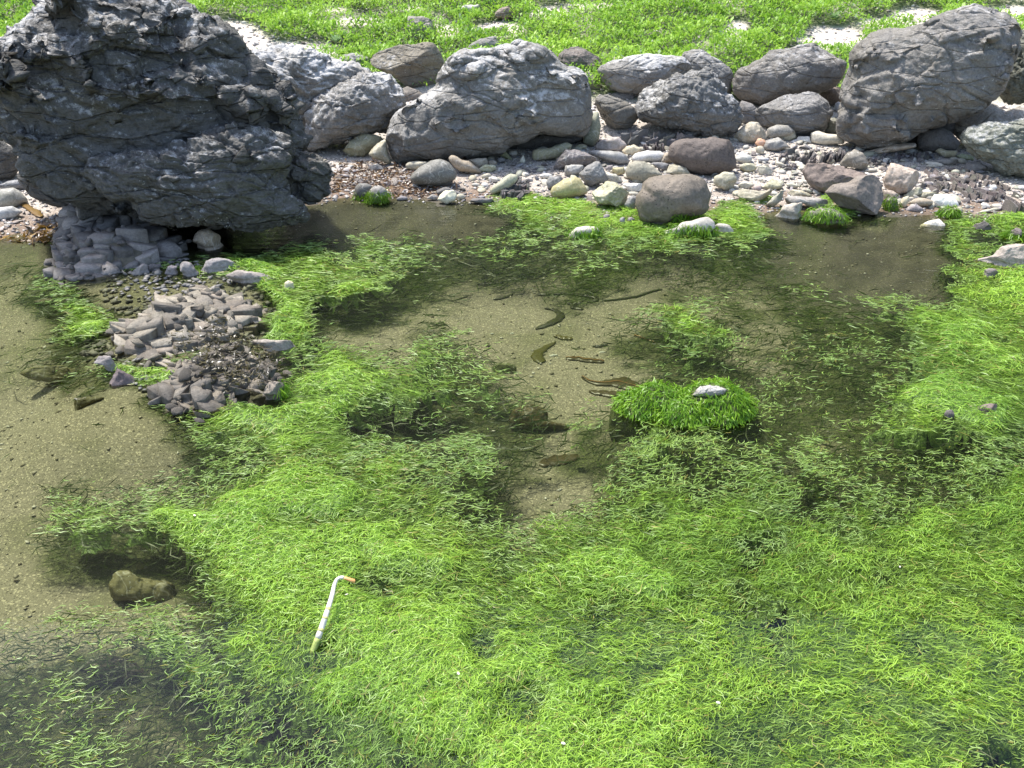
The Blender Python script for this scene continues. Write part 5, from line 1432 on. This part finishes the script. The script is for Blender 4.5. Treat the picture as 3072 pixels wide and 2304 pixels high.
# ------------------------------------------------------------------ green algae
def algae_field(n, seed, sub):
    rg = np.random.RandomState(seed)
    if sub:
        fn = lambda x, y: np.where((y - shore(x, y)) < -0.03, np.clip(sstep(0.5, 2.0, cover(x, y)) * (1.0 - 0.55 * sstep(3.4, 4.4, cover(x, y))) + 0.003, 0, 1), 0)
    else:
        fn = lambda x, y: np.where((y - shore(x, y)) < 0.25, sstep(2.0, 4.2, cover(x, y)) * 0.95 + 0.05 * sstep(1.2, 2.2, cover(x, y)), 0)
    x1, y1 = sample_zone(int(n * 0.58), -1.6, 1.6, 1.05, 2.6, fn, seed)
    x2, y2 = sample_zone(int(n * 0.42), -2.7, 2.8, 2.4, 5.3, fn, seed + 1)
    x, y = np.concatenate([x1, x2]), np.concatenate([y1, y2])
    N = len(x)
    P = np.stack([x, y], -1)
    L = cover(x, y)
    hi = sstep(3.8, 5.0, L)
    far = sstep(1.5, 5.0, y)
    S = 2 if sub else 3
    th = 0.22 + 1.0 * fbm(P * 1.1, 2, 171) + 0.5 * vnoise(P * 5, 173) + rg.normal(0, 0.6 + 0.2 * hi, N) + math.pi * rg.randint(0, 2, N)
    ln = (rg.gamma(3.0, 0.0078, N) + 0.009) * (0.85 + 0.65 * far) * ((1.5 if sub else 1.0) - (0 if sub else 0.35 * (1 - sstep(3.0, 4.0, L))))
    if sub: ln = ln * 1.1
    curl = rg.normal(0, 1.3, N)
    C = np.zeros((N, S + 1, 3))
    cx, cy = x - np.cos(th) * ln * 0.5, y - np.sin(th) * ln * 0.5
    k = np.arange(S + 1) / S
    if sub:
        depth = -0.016 - rg.uniform(0, 1, N) * 0.09
    layer = rg.uniform(0, 1, N)
    for i in range(S + 1):
        if sub:
            z = np.maximum(depth + 0.008 * np.sin(i * 1.3 + layer * 6), terrain(cx, cy) + 0.008)
            z = np.minimum(z, -0.006)
        else:
            Lc = cover(cx, cy)
            H = np.maximum(mound(cx, cy, Lc), terrain(cx, cy) + 0.006)
            fl_ = (1 - sstep(3.1, 3.9, Lc))
            z = (1 - fl_) * H + fl_ * np.maximum(H, 0.0005) + (layer - 0.46 + 0.38 * hi) * (0.012 + 0.005 * hi) * (1 - 0.6 * fl_) + 0.005 * hi * np.sin(k[i] * math.pi) * layer
        C[:, i] = np.stack([cx, cy, z], -1)
        a = th + curl * (k[i] - 0.3) + 0.5 * np.sin(i * 1.7 + layer * 20)
        cx = cx + np.cos(a) * ln / S; cy = cy + np.sin(a) * ln / S
    w = rg.uniform(0.0013, 0.0029, N) * (0.9 + 0.8 * far) * (1.6 if sub else 1.0)
    roll = rg.normal(0, 0.55, N)
    side = np.stack([-np.sin(th) * np.cos(roll), np.cos(th) * np.cos(roll), np.sin(roll)], -1)
    tone = np.clip(0.5 + 0.55 * fbm(P * 1.7, 3, 181) + rg.normal(0, 0.25, N), 0, 1)[:, None]
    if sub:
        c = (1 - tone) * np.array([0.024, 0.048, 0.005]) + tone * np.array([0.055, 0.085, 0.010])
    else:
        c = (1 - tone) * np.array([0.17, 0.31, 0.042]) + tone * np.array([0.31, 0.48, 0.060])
        c = c * (0.95 + 0.25 * hi[:, None])
        pale = (0.55 * (1 - sstep(3.2, 4.2, L)) * rg.uniform(0.3, 1, N))[:, None]  # wet sheen of floating strands put into their colour
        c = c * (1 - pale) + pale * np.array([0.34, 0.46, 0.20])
        yl = (rg.uniform(size=N) < 0.05 + 0.08 * (vnoise(P * 2.3, 185) > 0.45))
        c[yl] = np.array([0.30, 0.29, 0.07]) * rg.uniform(0.7, 1.1, (yl.sum(), 1))
        dk = rg.uniform(size=N) < 0.07
        c[dk] *= 0.55
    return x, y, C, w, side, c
# the felted sheet the strands lie on
gx, gy = np.arange(-2.8, 2.95, 0.02), np.concatenate([np.arange(1.05, 3.0, 0.016), np.arange(3.0, 5.2, 0.03)])
X, Y = np.meshgrid(gx, gy); x, y = X.ravel(), Y.ravel()
Lm = cover(x, y); P = np.stack([x, y], -1)
z = np.maximum(mound(x, y, Lm), terrain(x, y) + 0.002) - 0.006 - 0.07 * sstep(4.1, 3.0, Lm) + 0.004 * vnoise(P * 45, 411)
z = np.where(y - shore(x, y) > 0.2, -0.2, z)
i = np.arange(len(x)).reshape(X.shape)
Fq = np.stack([i[:-1, :-1], i[:-1, 1:], i[1:, 1:], i[1:, :-1]], -1).reshape(-1, 4)
Fq = Fq[(Lm[Fq] > 2.9).all(1)]
tm = np.clip(0.5 + 0.6 * fbm(P * 12, 3, 415), 0, 1)[:, None]
cm = (1 - tm) * np.array([0.085, 0.155, 0.030]) + tm * np.array([0.17, 0.28, 0.05])
o = new_obj("algae_felt", np_mesh("algae_felt", np.stack([x, y, z], -1), Fq, 4, cm, None, True), M_FELT)
tag(o, "soft felted underlayer of the green algae mats", "algae", None, "stuff")

def algae_objects(n, seed, sub, parts):
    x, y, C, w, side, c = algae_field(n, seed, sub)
    px, py = proj(np.stack([x, y, np.zeros(len(x))], -1))
    used = np.zeros(len(x), bool)
    for name, lab, fn in parts:
        k = fn(px, py) & ~used
        used |= k
        if not k.any(): continue
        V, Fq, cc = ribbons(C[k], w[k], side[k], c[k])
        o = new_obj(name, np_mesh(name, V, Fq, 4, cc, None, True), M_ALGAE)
        tag(o, lab, "algae", None, "stuff")
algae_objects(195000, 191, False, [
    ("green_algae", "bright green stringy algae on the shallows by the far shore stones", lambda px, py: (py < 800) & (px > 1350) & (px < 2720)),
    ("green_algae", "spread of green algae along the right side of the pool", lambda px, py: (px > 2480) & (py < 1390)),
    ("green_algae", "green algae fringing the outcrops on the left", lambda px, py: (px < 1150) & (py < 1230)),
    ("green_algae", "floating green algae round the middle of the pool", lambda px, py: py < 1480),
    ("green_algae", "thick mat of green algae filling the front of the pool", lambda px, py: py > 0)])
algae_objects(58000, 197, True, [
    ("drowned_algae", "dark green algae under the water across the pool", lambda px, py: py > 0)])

# ------------------------------------------------------------------ weed growing on single stones
def beard(label, n, keep, Lr=(0.03, 0.08), seed=1, bright=1.0, name="algae_beard"):
    ob, V, N, Fc, rad, nn, T = ROCKS[label]
    rg = np.random.RandomState(seed)
    px, py = proj(V)
    ok = np.where(keep(px, py, V, N) & (V[:, 2] > 0.004))[0]
    if len(ok) == 0: return
    ar = np.linalg.norm(np.cross(V[Fc[:, 1]] - V[Fc[:, 0]], V[Fc[:, 2]] - V[Fc[:, 0]]), axis=1)
    wv = sum(np.bincount(Fc[:, i_], ar, minlength=len(V)) for i_ in range(3))[ok]
    A = rg.choice(ok, n, p=wv / wv.sum())
    p = V[A] + rg.normal(0, 0.006, (n, 3)); nm = N[A]
    gt = np.array([0, 0, -1.0]) - nm * (-nm[:, 2:3])
    cen = V.mean(0)
    outw = p - cen; outw[:, 2] = 0; outw /= np.linalg.norm(outw, axis=1, keepdims=True) + 1e-9
    d = gt + 0.25 * outw + rg.normal(0, 0.6, (n, 3))
    d -= nm * np.maximum((d * nm).sum(1, keepdims=True) - 0.25, 0)
    d /= np.linalg.norm(d, axis=1, keepdims=True)
    S = 5
    L = rg.uniform(Lr[0], Lr[1], n)
    C = np.zeros((n, S + 1, 3))
    p = p + nm * 0.003
    lift = rg.uniform(0.001, 0.005, n)
    for k in range(S + 1):
        C[:, k] = p
        d = d + np.array([0, 0, -0.30]) + nm * 0.02 + rg.normal(0, 0.30, (n, 3))
        d /= np.linalg.norm(d, axis=1, keepdims=True)
        p = p + d * (L / S)[:, None] + nm * (lift / S)[:, None]
        low = p[:, 2] < 0.002
        p[low, 2] = rg.uniform(-0.004, 0.006, low.sum())
    tan = C[:, -1] - C[:, 0]
    side = np.cross(tan, nm + rg.normal(0, 0.5, (n, 3)))
    side /= np.linalg.norm(side, axis=1, keepdims=True) + 1e-9
    t = np.clip(0.5 + 0.7 * vnoise(V[A] * 22, 505) + rg.normal(0, 0.2, n), 0, 1)[:, None]
    c = ((1 - t) * np.array([0.10, 0.225, 0.016]) + t * np.array([0.20, 0.36, 0.02])) * bright
    V2, Fq, cc = ribbons(C, rg.uniform(0.0022, 0.0045, n), side, c)
    me = np_mesh(name, V2 - np.array(ob.location), Fq, 4, cc, None, True)
    new_obj(name, me, M_ALGAE, ob)

draped = "weed-draped low rock with a bare whitish top in the middle of the pool"
def low_rock(label, px, py, humps, colr, seed):
    c0 = at_water(np.array([px]), np.array([py]))[0]
    VV, FF, o_ = [], [], 0
    for (hx, hy, ax, ay, az, zc) in humps:
        S_, F_ = ico(6)
        Q = S_ * np.array([ax, ay, az]) + np.array([hx, hy, zc])
        Nn = vnormals(Q, F_)
        Q = Q + Nn * (0.012 * fbm(Q * 13 + seed, 4, 501))[:, None]
        VV.append(Q); FF.append(F_ + o_); o_ += len(Q)
    V, Fc = np.concatenate(VV), np.concatenate(FF)
    o = new_obj('rock', np_mesh('rock', V, Fc, 3, None, None, True), MS['outcrop'], None, c0)
    o.color = rgba(colr)
    tag(o, label, 'rock')
    V = V + c0
    n = ray(px, py - 30.0)
    ROCKS[label] = (o, V, vnormals(V, Fc), Fc, 0.2, n, (c0 + np.array([0, 0, 0.05]) - CAM).dot(n))
low_rock(draped, 2055, 1226, [(0.085, 0.0, 0.150, 0.115, 0.155, -0.078), (-0.085, 0.015, 0.150, 0.10, 0.125, -0.066), (0.0, -0.05, 0.12, 0.08, 0.10, -0.06)], (0.075, 0.10, 0.03), 3)
rock('stone', "bare speckled white stone set on top of the weed-draped rock", 'stone', ZW([(1205, 325), (1240, 262), (1290, 222), (1390, 206), (1500, 220), (1590, 255), (1560, 310), (1400, 335)]),
     (0.36, 0.35, 0.335), 'boulder', 'knobbly', 5, 0.8, lich_toplight=0.8, T=ROCKS[draped][6] - 0.02)
w0 = np.array(ZW([(1200, 335), (1230, 262), (1300, 218), (1450, 208), (1600, 240), (1590, 300), (1400, 345)]))
beard(draped, 9000, lambda px, py, V, N: ~pts_in_poly(px, py, w0) & (N[:, 2] > -0.3), (0.014, 0.036), 5, 1.1)
beard("grey stone bearded with green weed, right of a pair at the water's edge", 420, lambda px, py, V, N: (py > 400 + 640 * .2712) & (N[:, 1] < 0.4), (0.02, 0.05), 6, 0.85)
beard("dark mossy stone, left of a pair at the water's edge", 130, lambda px, py, V, N: (py > 400 + 660 * .2712) & (N[:, 1] < 0.4), (0.02, 0.04), 7, 0.8)
beard("big round smooth brown stone with a greenish top at the water's edge", 420, lambda px, py, V, N: (py > 640) & (px > 2020) & (N[:, 1] < 0.4), (0.02, 0.06), 8)
beard("humped whitish stone with weed over it in front of the big round brown one", 420, lambda px, py, V, N: ((py > 672) | (px < 2045)) & (N[:, 1] < 0.5), (0.03, 0.06), 9)
beard("smooth whitish stone half under green weed in the shallows", 420, lambda px, py, V, N: (px > 1770) | (py > 690), (0.03, 0.06), 10)
beard("dark stone draped with bright weed by the right bank", 500, lambda px, py, V, N: (px < 3035) | (py > 705), (0.03, 0.07), 11, 1.1)
beard("squared stone block at the right end of the lower outcrop", 160, lambda px, py, V, N: (px > 835), (0.02, 0.05), 12, 1.1)
knob = "small round knob covered in dark green weed at the right waterline"
rock('stone', knob, 'stone', ZC([(1310, 1330), (1322, 1290), (1350, 1275), (1385, 1290), (1395, 1335), (1370, 1365), (1330, 1362)]), (0.12, 0.12, 0.10), 'pebble', 'pebble', 5, 0.9)
beard(knob, 420, lambda px, py, V, N: V[:, 2] > -9, (0.015, 0.035), 13, 0.75)
tuft = "low stone topped with bright weed at the right waterline"
rock('stone', tuft, 'stone', ZR([(1010, 110), (1040, 60), (1120, 25), (1220, 20), (1290, 70), (1270, 130), (1120, 140)]), (0.18, 0.16, 0.14), 'pebble', 'pebble', 5, 0.7)
beard(tuft, 520, lambda px, py, V, N: N[:, 2] > -0.1, (0.02, 0.05), 14, 1.05)
tuft2 = "low stone under bright weed between the broken beige block and the pitted rock"
rock('stone', tuft2, 'stone', Z6([(548, 770), (570, 720), (660, 692), (760, 700), (840, 745), (860, 790), (700, 800)]), (0.22, 0.20, 0.18), 'pebble', 'pebble', 5, 0.7)
beard(tuft2, 800, lambda px, py, V, N: N[:, 2] > -0.1, (0.02, 0.06), 15, 1.05)

# ------------------------------------------------------------------ drowned stones
for lab, poly, colr in [
    ("drowned flat olive stone left of the outcrops", ZD([(110, 745), (200, 700), (400, 690), (600, 760), (590, 800), (400, 818), (200, 785)]), (0.13, 0.125, 0.06)),
    ("small drowned dark stone below the flat olive one", ZD([(470, 960), (480, 910), (690, 905), (580, 960), (490, 1005)]), (0.09, 0.085, 0.04)),
    ("drowned angular olive rock at the lower left of the pool", ZE([(650, 525), (740, 372), (830, 350), (900, 400), (1130, 440), (1145, 550), (1040, 582), (850, 552), (700, 558)]), (0.15, 0.14, 0.07)),
    ("small drowned olive stone above the angular olive one", ZE((920, 350, 42, 24)), (0.2, 0.185, 0.08)),
    ("drowned brown rock in the middle of the pool", ZM([(1080, 1060), (1110, 980), (1250, 940), (1330, 985), (1340, 1050), (1500, 1085), (1400, 1135), (1130, 1095)]), (0.10, 0.08, 0.03)),
    ("drowned green stone at the edge of the floating algae", ZM((1060, 725, 85, 42)), (0.10, 0.12, 0.04)),
    ("drowned olive boulder on the right of the pool floor", ZX((1000, 515, 90, 24)), (0.22, 0.22, 0.08)),
    ("dark drowned stone on the sand left of the upper outcrop", ZD((300, 300, 90, 30)), (0.07, 0.05, 0.025)),
    ("brown drowned stone on the sand near the dark one at the left", ZD((440, 320, 42, 26)), (0.11, 0.07, 0.03)),
    ("drowned dark slab under the weed at the lower left corner", ZE([(480, 1000), (640, 900), (900, 940), (1000, 1020), (860, 1100), (640, 1060)]), (0.085, 0.07, 0.05)),
]:
    rock('stone', lab, 'stone', poly, colr, 'pebble', 'angular', 5, 0.5, facets=1, drowned=True)

# ------------------------------------------------------------------ kelp on the pool floor
def kelp(label, pts, wz, colr, conv, mid=None, lift=0.012):
    """draped blade with a little thickness; width given in zoom pixels"""
    q = np.array(conv([tuple(p) for p in pts]), float)
    sc = np.linalg.norm(np.diff(np.array(conv([(0, 0), (100, 0), (100, 100), (0, 100), (50, 50), (20, 20)]))[:2], axis=0)) / 100.0
    t = np.linspace(0, len(q) - 1, 28)
    i = np.clip(t.astype(int), 0, len(q) - 2); f = (t - i)[:, None]
    f = f * f * (3 - 2 * f) * 0.35 + f * 0.65
    qq = q[i] * (1 - f) + q[i + 1] * f
    G = np.array([ground_hit(*p) for p in qq])
    for _ in range(3):
        G[1:-1] = (G[:-2] + 2 * G[1:-1] + G[2:]) / 4
    wv = np.interp(np.linspace(0, 1, 28), np.linspace(0, 1, len(wz)), wz) * sc * np.linalg.norm(G - CAM, axis=1) / F * 1.45
    wv = wv * (1 + 0.12 * np.sin(np.arange(28) * 1.9 + q[0, 0]))
    tg = np.gradient(G, axis=0); tg[:, 2] = 0; tg /= np.linalg.norm(tg, axis=1, keepdims=True) + 1e-9
    sd = np.stack([-tg[:, 1], tg[:, 0], np.zeros(28)], -1)
    prof = np.clip(np.minimum(np.arange(28), 27 - np.arange(28)) / 2.0 + 0.35, 0, 1)
    rows = []
    for s_ in (-1, -0.5, 0, 0.5, 1):
        r_ = G + sd * (wv * prof * 0.5 * s_)[:, None]
        r_[:, 2] = terrain(r_[:, 0], r_[:, 1]) + lift * 0.35 + 0.003 * math.cos(s_ * 1.5) + 0.0015 * np.sin(np.arange(28) * 0.9 + s_ * 3)
        rows.append(r_)
    Vt = np.stack(rows, 1).reshape(-1, 3)
    Vb = Vt - np.array([0, 0, 0.0025])
    n5 = 28 * 5
    a = (np.arange(27)[:, None] * 5 + np.arange(4)[None]).ravel()
    Ft = np.stack([a, a + 5, a + 6, a + 1], -1)
    Fb = np.stack([a, a + 1, a + 6, a + 5], -1) + n5
    eL = np.arange(27) * 5
    Fs = np.concatenate([np.stack([eL, eL + n5, eL + 5 + n5, eL + 5], -1), np.stack([eL + 4, eL + 9, eL + 9 + n5, eL + 4 + n5], -1)])
    base = G[14].copy()
    me = np_mesh("kelp_frond", np.concatenate([Vt, Vb]) - base, np.concatenate([Ft, Fb, Fs]), 4, np.repeat(np.array([colr]), 2 * n5, 0), None, True)
    o = new_obj("kelp_frond", me, M_KELP, None, base)
    tag(o, label, "kelp")
    if mid is not None:
        top_ = rows[2] + np.array([0, 0, 0.003])
        C = top_[None]
        V, Fq, cc = ribbons(C, np.array([0.0045]), sd[None], np.array([mid]), False)
        new_obj("midrib", np_mesh("midrib", V - base, Fq, 4, cc, None, True), M_KELP, o)
    return o
KD = (0.042, 0.044, 0.016); KO = (0.085, 0.080, 0.016); KB = (0.075, 0.060, 0.024); OR = (0.24, 0.12, 0.035)
kelp("dark hook-shaped kelp strip on the sand in the middle of the pool", [(860, 295), (950, 300), (1020, 330), (1050, 370), (1000, 420), (890, 470), (760, 520)], [8, 26, 50, 62, 70, 62, 30], KD, Z3)
kelp("olive kelp strip bent like a boomerang below the hook-shaped one", [(985, 665), (880, 720), (790, 780), (775, 830), (840, 895)], [20, 50, 75, 95, 80], KO, Z3)
kelp("flat kelp blade with an orange midrib lying level on the sand", [(1095, 845), (1250, 850), (1400, 870), (1520, 880)], [40, 62, 66, 50], KB, Z3, OR)
kelp("long thin dark kelp strap near the far side of the sand", [(780, 145), (950, 132), (1120, 122), (1300, 150), (1430, 170), (1440, 200), (1330, 225)], [14, 30, 26, 26, 40, 40, 20], KD, Z3)
kelp("short thin dark kelp strip at the left of the far sand", [(295, 198), (400, 172), (480, 150), (510, 125)], [12, 26, 26, 12], KD, Z3)
kelp("stubby dark kelp scrap above the hook-shaped strip", [(1110, 235), (1190, 240), (1180, 275), (1290, 300)], [30, 50, 60, 30], KD, Z3)
kelp("big torn brown kelp blade with an orange midrib above the weed-draped rock", [(1270, 1050), (1330, 1090), (1450, 1125), (1600, 1115), (1700, 1110), (1850, 1160), (1960, 1190)], [16, 24, 60, 100, 190, 150, 90], KB, Z3, OR)
kelp("second brown kelp blade beside the weed-draped rock", [(1350, 1200), (1450, 1230), (1600, 1240), (1720, 1230)], [30, 70, 90, 60], KB, Z3)
kelp("small yellow-olive kelp piece right of the boomerang strip", [(960, 600), (1060, 612), (1170, 625)], [24, 55, 40], (0.10, 0.085, 0.02), Z3)
kelp("thin orange kelp stem at the right of the sand", [(1850, 580), (1960, 622), (2085, 670)], [14, 16, 12], (0.26, 0.15, 0.03), Z3)
kelp("brown kelp piece in the narrow sandy channel", [(1280, 1360), (1400, 1335), (1540, 1310)], [50, 85, 40], KB, ZM)
kelp("thin dark kelp strap at the right of the far sand", [(1700, 300), (1900, 275), (2020, 235), (2080, 225)], [6, 12, 10, 4], KD, ZM)
kelp("dark kelp scrap near the top of the sand", [(880, 190), (960, 188), (1050, 178)], [10, 24, 12], KD, ZM)
kelp("dark flat kelp scrap beside the orange stem", [(1390, 715), (1470, 705), (1560, 690)], [14, 34, 20], KD, Z3)
kelp("brown kelp strap lying on the small left beach", [(160, 272), (250, 268), (320, 325), (400, 370), (460, 430)], [20, 50, 40, 60, 40], (0.20, 0.115, 0.03), ZL, None, 0.02)
for (px, py, r), lab in zip([(1660, 1066, 13), (1806, 1057, 11), (1535, 1000, 7), (1476, 1001, 6)],
        ["white flat shell lying right of the boomerang kelp strip", "small white shell above the midribbed level blade", "tiny white shell below the hook-shaped kelp", "tiny pale shell at the left of the sand"]):
    rock('shell', lab, 'shell', ell(px, py, r, r * 0.42, -10, 10, 0.15), (0.5, 0.52, 0.5), 'pebble', 'pebble', 4, 0.5, drowned=True)
for (px, py, r), lab in zip([(1040, 1783, 6), (584, 1546, 5), (1375, 2020, 7), (1690, 2230, 8), (2155, 2108, 8), (2700, 1700, 4)],
        ["white bit of shell on the algae right of the white stalk", "white dot of shell on algae at the left", "cream shell on the algae mat below the middle", "cream shell at the bottom of the algae mat",
         "pale shell on the algae mat at the lower right", "white shell speck on the right of the mat"]):
    g = at_water(np.array([px]), np.array([py]), 0.04)[0]
    rr_ = r * np.linalg.norm(g - CAM) / F
    S_, F_ = ico(3)
    Q = S_ * np.array([1.2, 0.75, 0.4]) * rr_ * 0.7; Q[:, 2] = np.maximum(Q[:, 2], -0.1 * rr_)
    o = new_obj("shell", np_mesh("shell", Q, F_, 3, None, None, True), MS['pebble'], None, g)
    o.color = (0.68, 0.66, 0.58, 1); o.rotation_euler = (0.3, 0.2, px)
    tag(o, lab, "shell")

# ------------------------------------------------------------------ the white kelp stalk lying on the mat
path = [(934, 1968, -0.012), (954, 1914, 0.016), (968, 1876, 0.032), (976, 1852, 0.045), (988, 1815, 0.052), (997, 1785, 0.058), (1002, 1757, 0.064), (1010, 1738, 0.070), (1024, 1731, 0.074),
        (1040, 1735, 0.072), (1054, 1741, 0.067), (1063, 1743, 0.063)]
PW = np.array([at_water(np.array([p[0]]), np.array([p[1]]), p[2])[0] for p in path])
def tube(P, R, n=12, flat=1.0):
    P = np.asarray(P); m_ = len(P)
    tg = np.gradient(P, axis=0); tg /= np.linalg.norm(tg, axis=1, keepdims=True)
    rf = np.array([0, 0, 1.0])
    sd = np.cross(tg, rf); sd /= np.linalg.norm(sd, axis=1, keepdims=True)
    up = np.cross(sd, tg)
    a = np.arange(n) * 2 * math.pi / n
    V = P[:, None] + R[:, None, None] * (np.cos(a)[None, :, None] * sd[:, None] + flat * np.sin(a)[None, :, None] * up[:, None])
    V = np.concatenate([V.reshape(-1, 3), P[:1], P[-1:]])
    Fc = []
    for k in range(m_ - 1):
        for j in range(n):
            b_, c_ = k * n + j, k * n + (j + 1) % n
            Fc += [(b_, c_, c_ + n), (b_, c_ + n, b_ + n)]
    for j in range(n):
        Fc += [(m_ * n, (j + 1) % n, j), (m_ * n + 1, (m_ - 1) * n + j, (m_ - 1) * n + (j + 1) % n)]
    return V, np.array(Fc)
tt = np.linspace(0, len(PW) - 1, 45)
i = np.clip(tt.astype(int), 0, len(PW) - 2); f = (tt - i)[:, None]
PC = PW[i] * (1 - f) + PW[i + 1] * f
for _ in range(2): PC[1:-1] = (PC[:-2] + 2 * PC[1:-1] + PC[2:]) / 4
RR = np.interp(np.linspace(0, 1, 45), [0, 0.12, 0.25, 0.45, 0.62, 0.72, 0.85, 1], [0.0072, 0.0076, 0.0070, 0.0058, 0.0045, 0.0042, 0.0052, 0.0062]) * 0.92
M_ST = flat_mat("bleached_stalk", (0.70, 0.64, 0.56), 0.5, 45, 0.22, 0.0008)
M_TIP = flat_mat("orange_stalk_tip", (0.72, 0.36, 0.13), 0.45, 60, 0.2)
M_BAND = flat_mat("yellow_band", (0.58, 0.54, 0.20), 0.55, 130, 0.35)
M_SH = flat_mat("green_sheath", (0.30, 0.36, 0.09), 0.55, 90, 0.4)
root = bpy.data.objects.new("kelp_stalk", None); COL.objects.link(root); root.location = PC[4]
tag(root, "bleached white kelp stalk with an orange hooked tip on the algae mat", "kelp stalk")
def stalk_part(name, a, b_, m_, grow=1.0, flat=1.0):
    V, Fc = tube(PC[a:b_], RR[a:b_] * grow, 12, flat)
    new_obj(name, np_mesh(name, V - PC[4], Fc, 3, None, None, True), m_, root)
stalk_part("sheath", 0, 5, M_SH, 1.06)
stalk_part("stalk", 4, 35, M_ST)
stalk_part("tip", 34, 45, M_TIP, 1.0, 0.75)
stalk_part("band", 6, 8, M_BAND, 1.04)
stalk_part("band", 11, 13, M_BAND, 1.05)
stalk_part("band", 14, 15 + 1, M_BAND, 1.03)
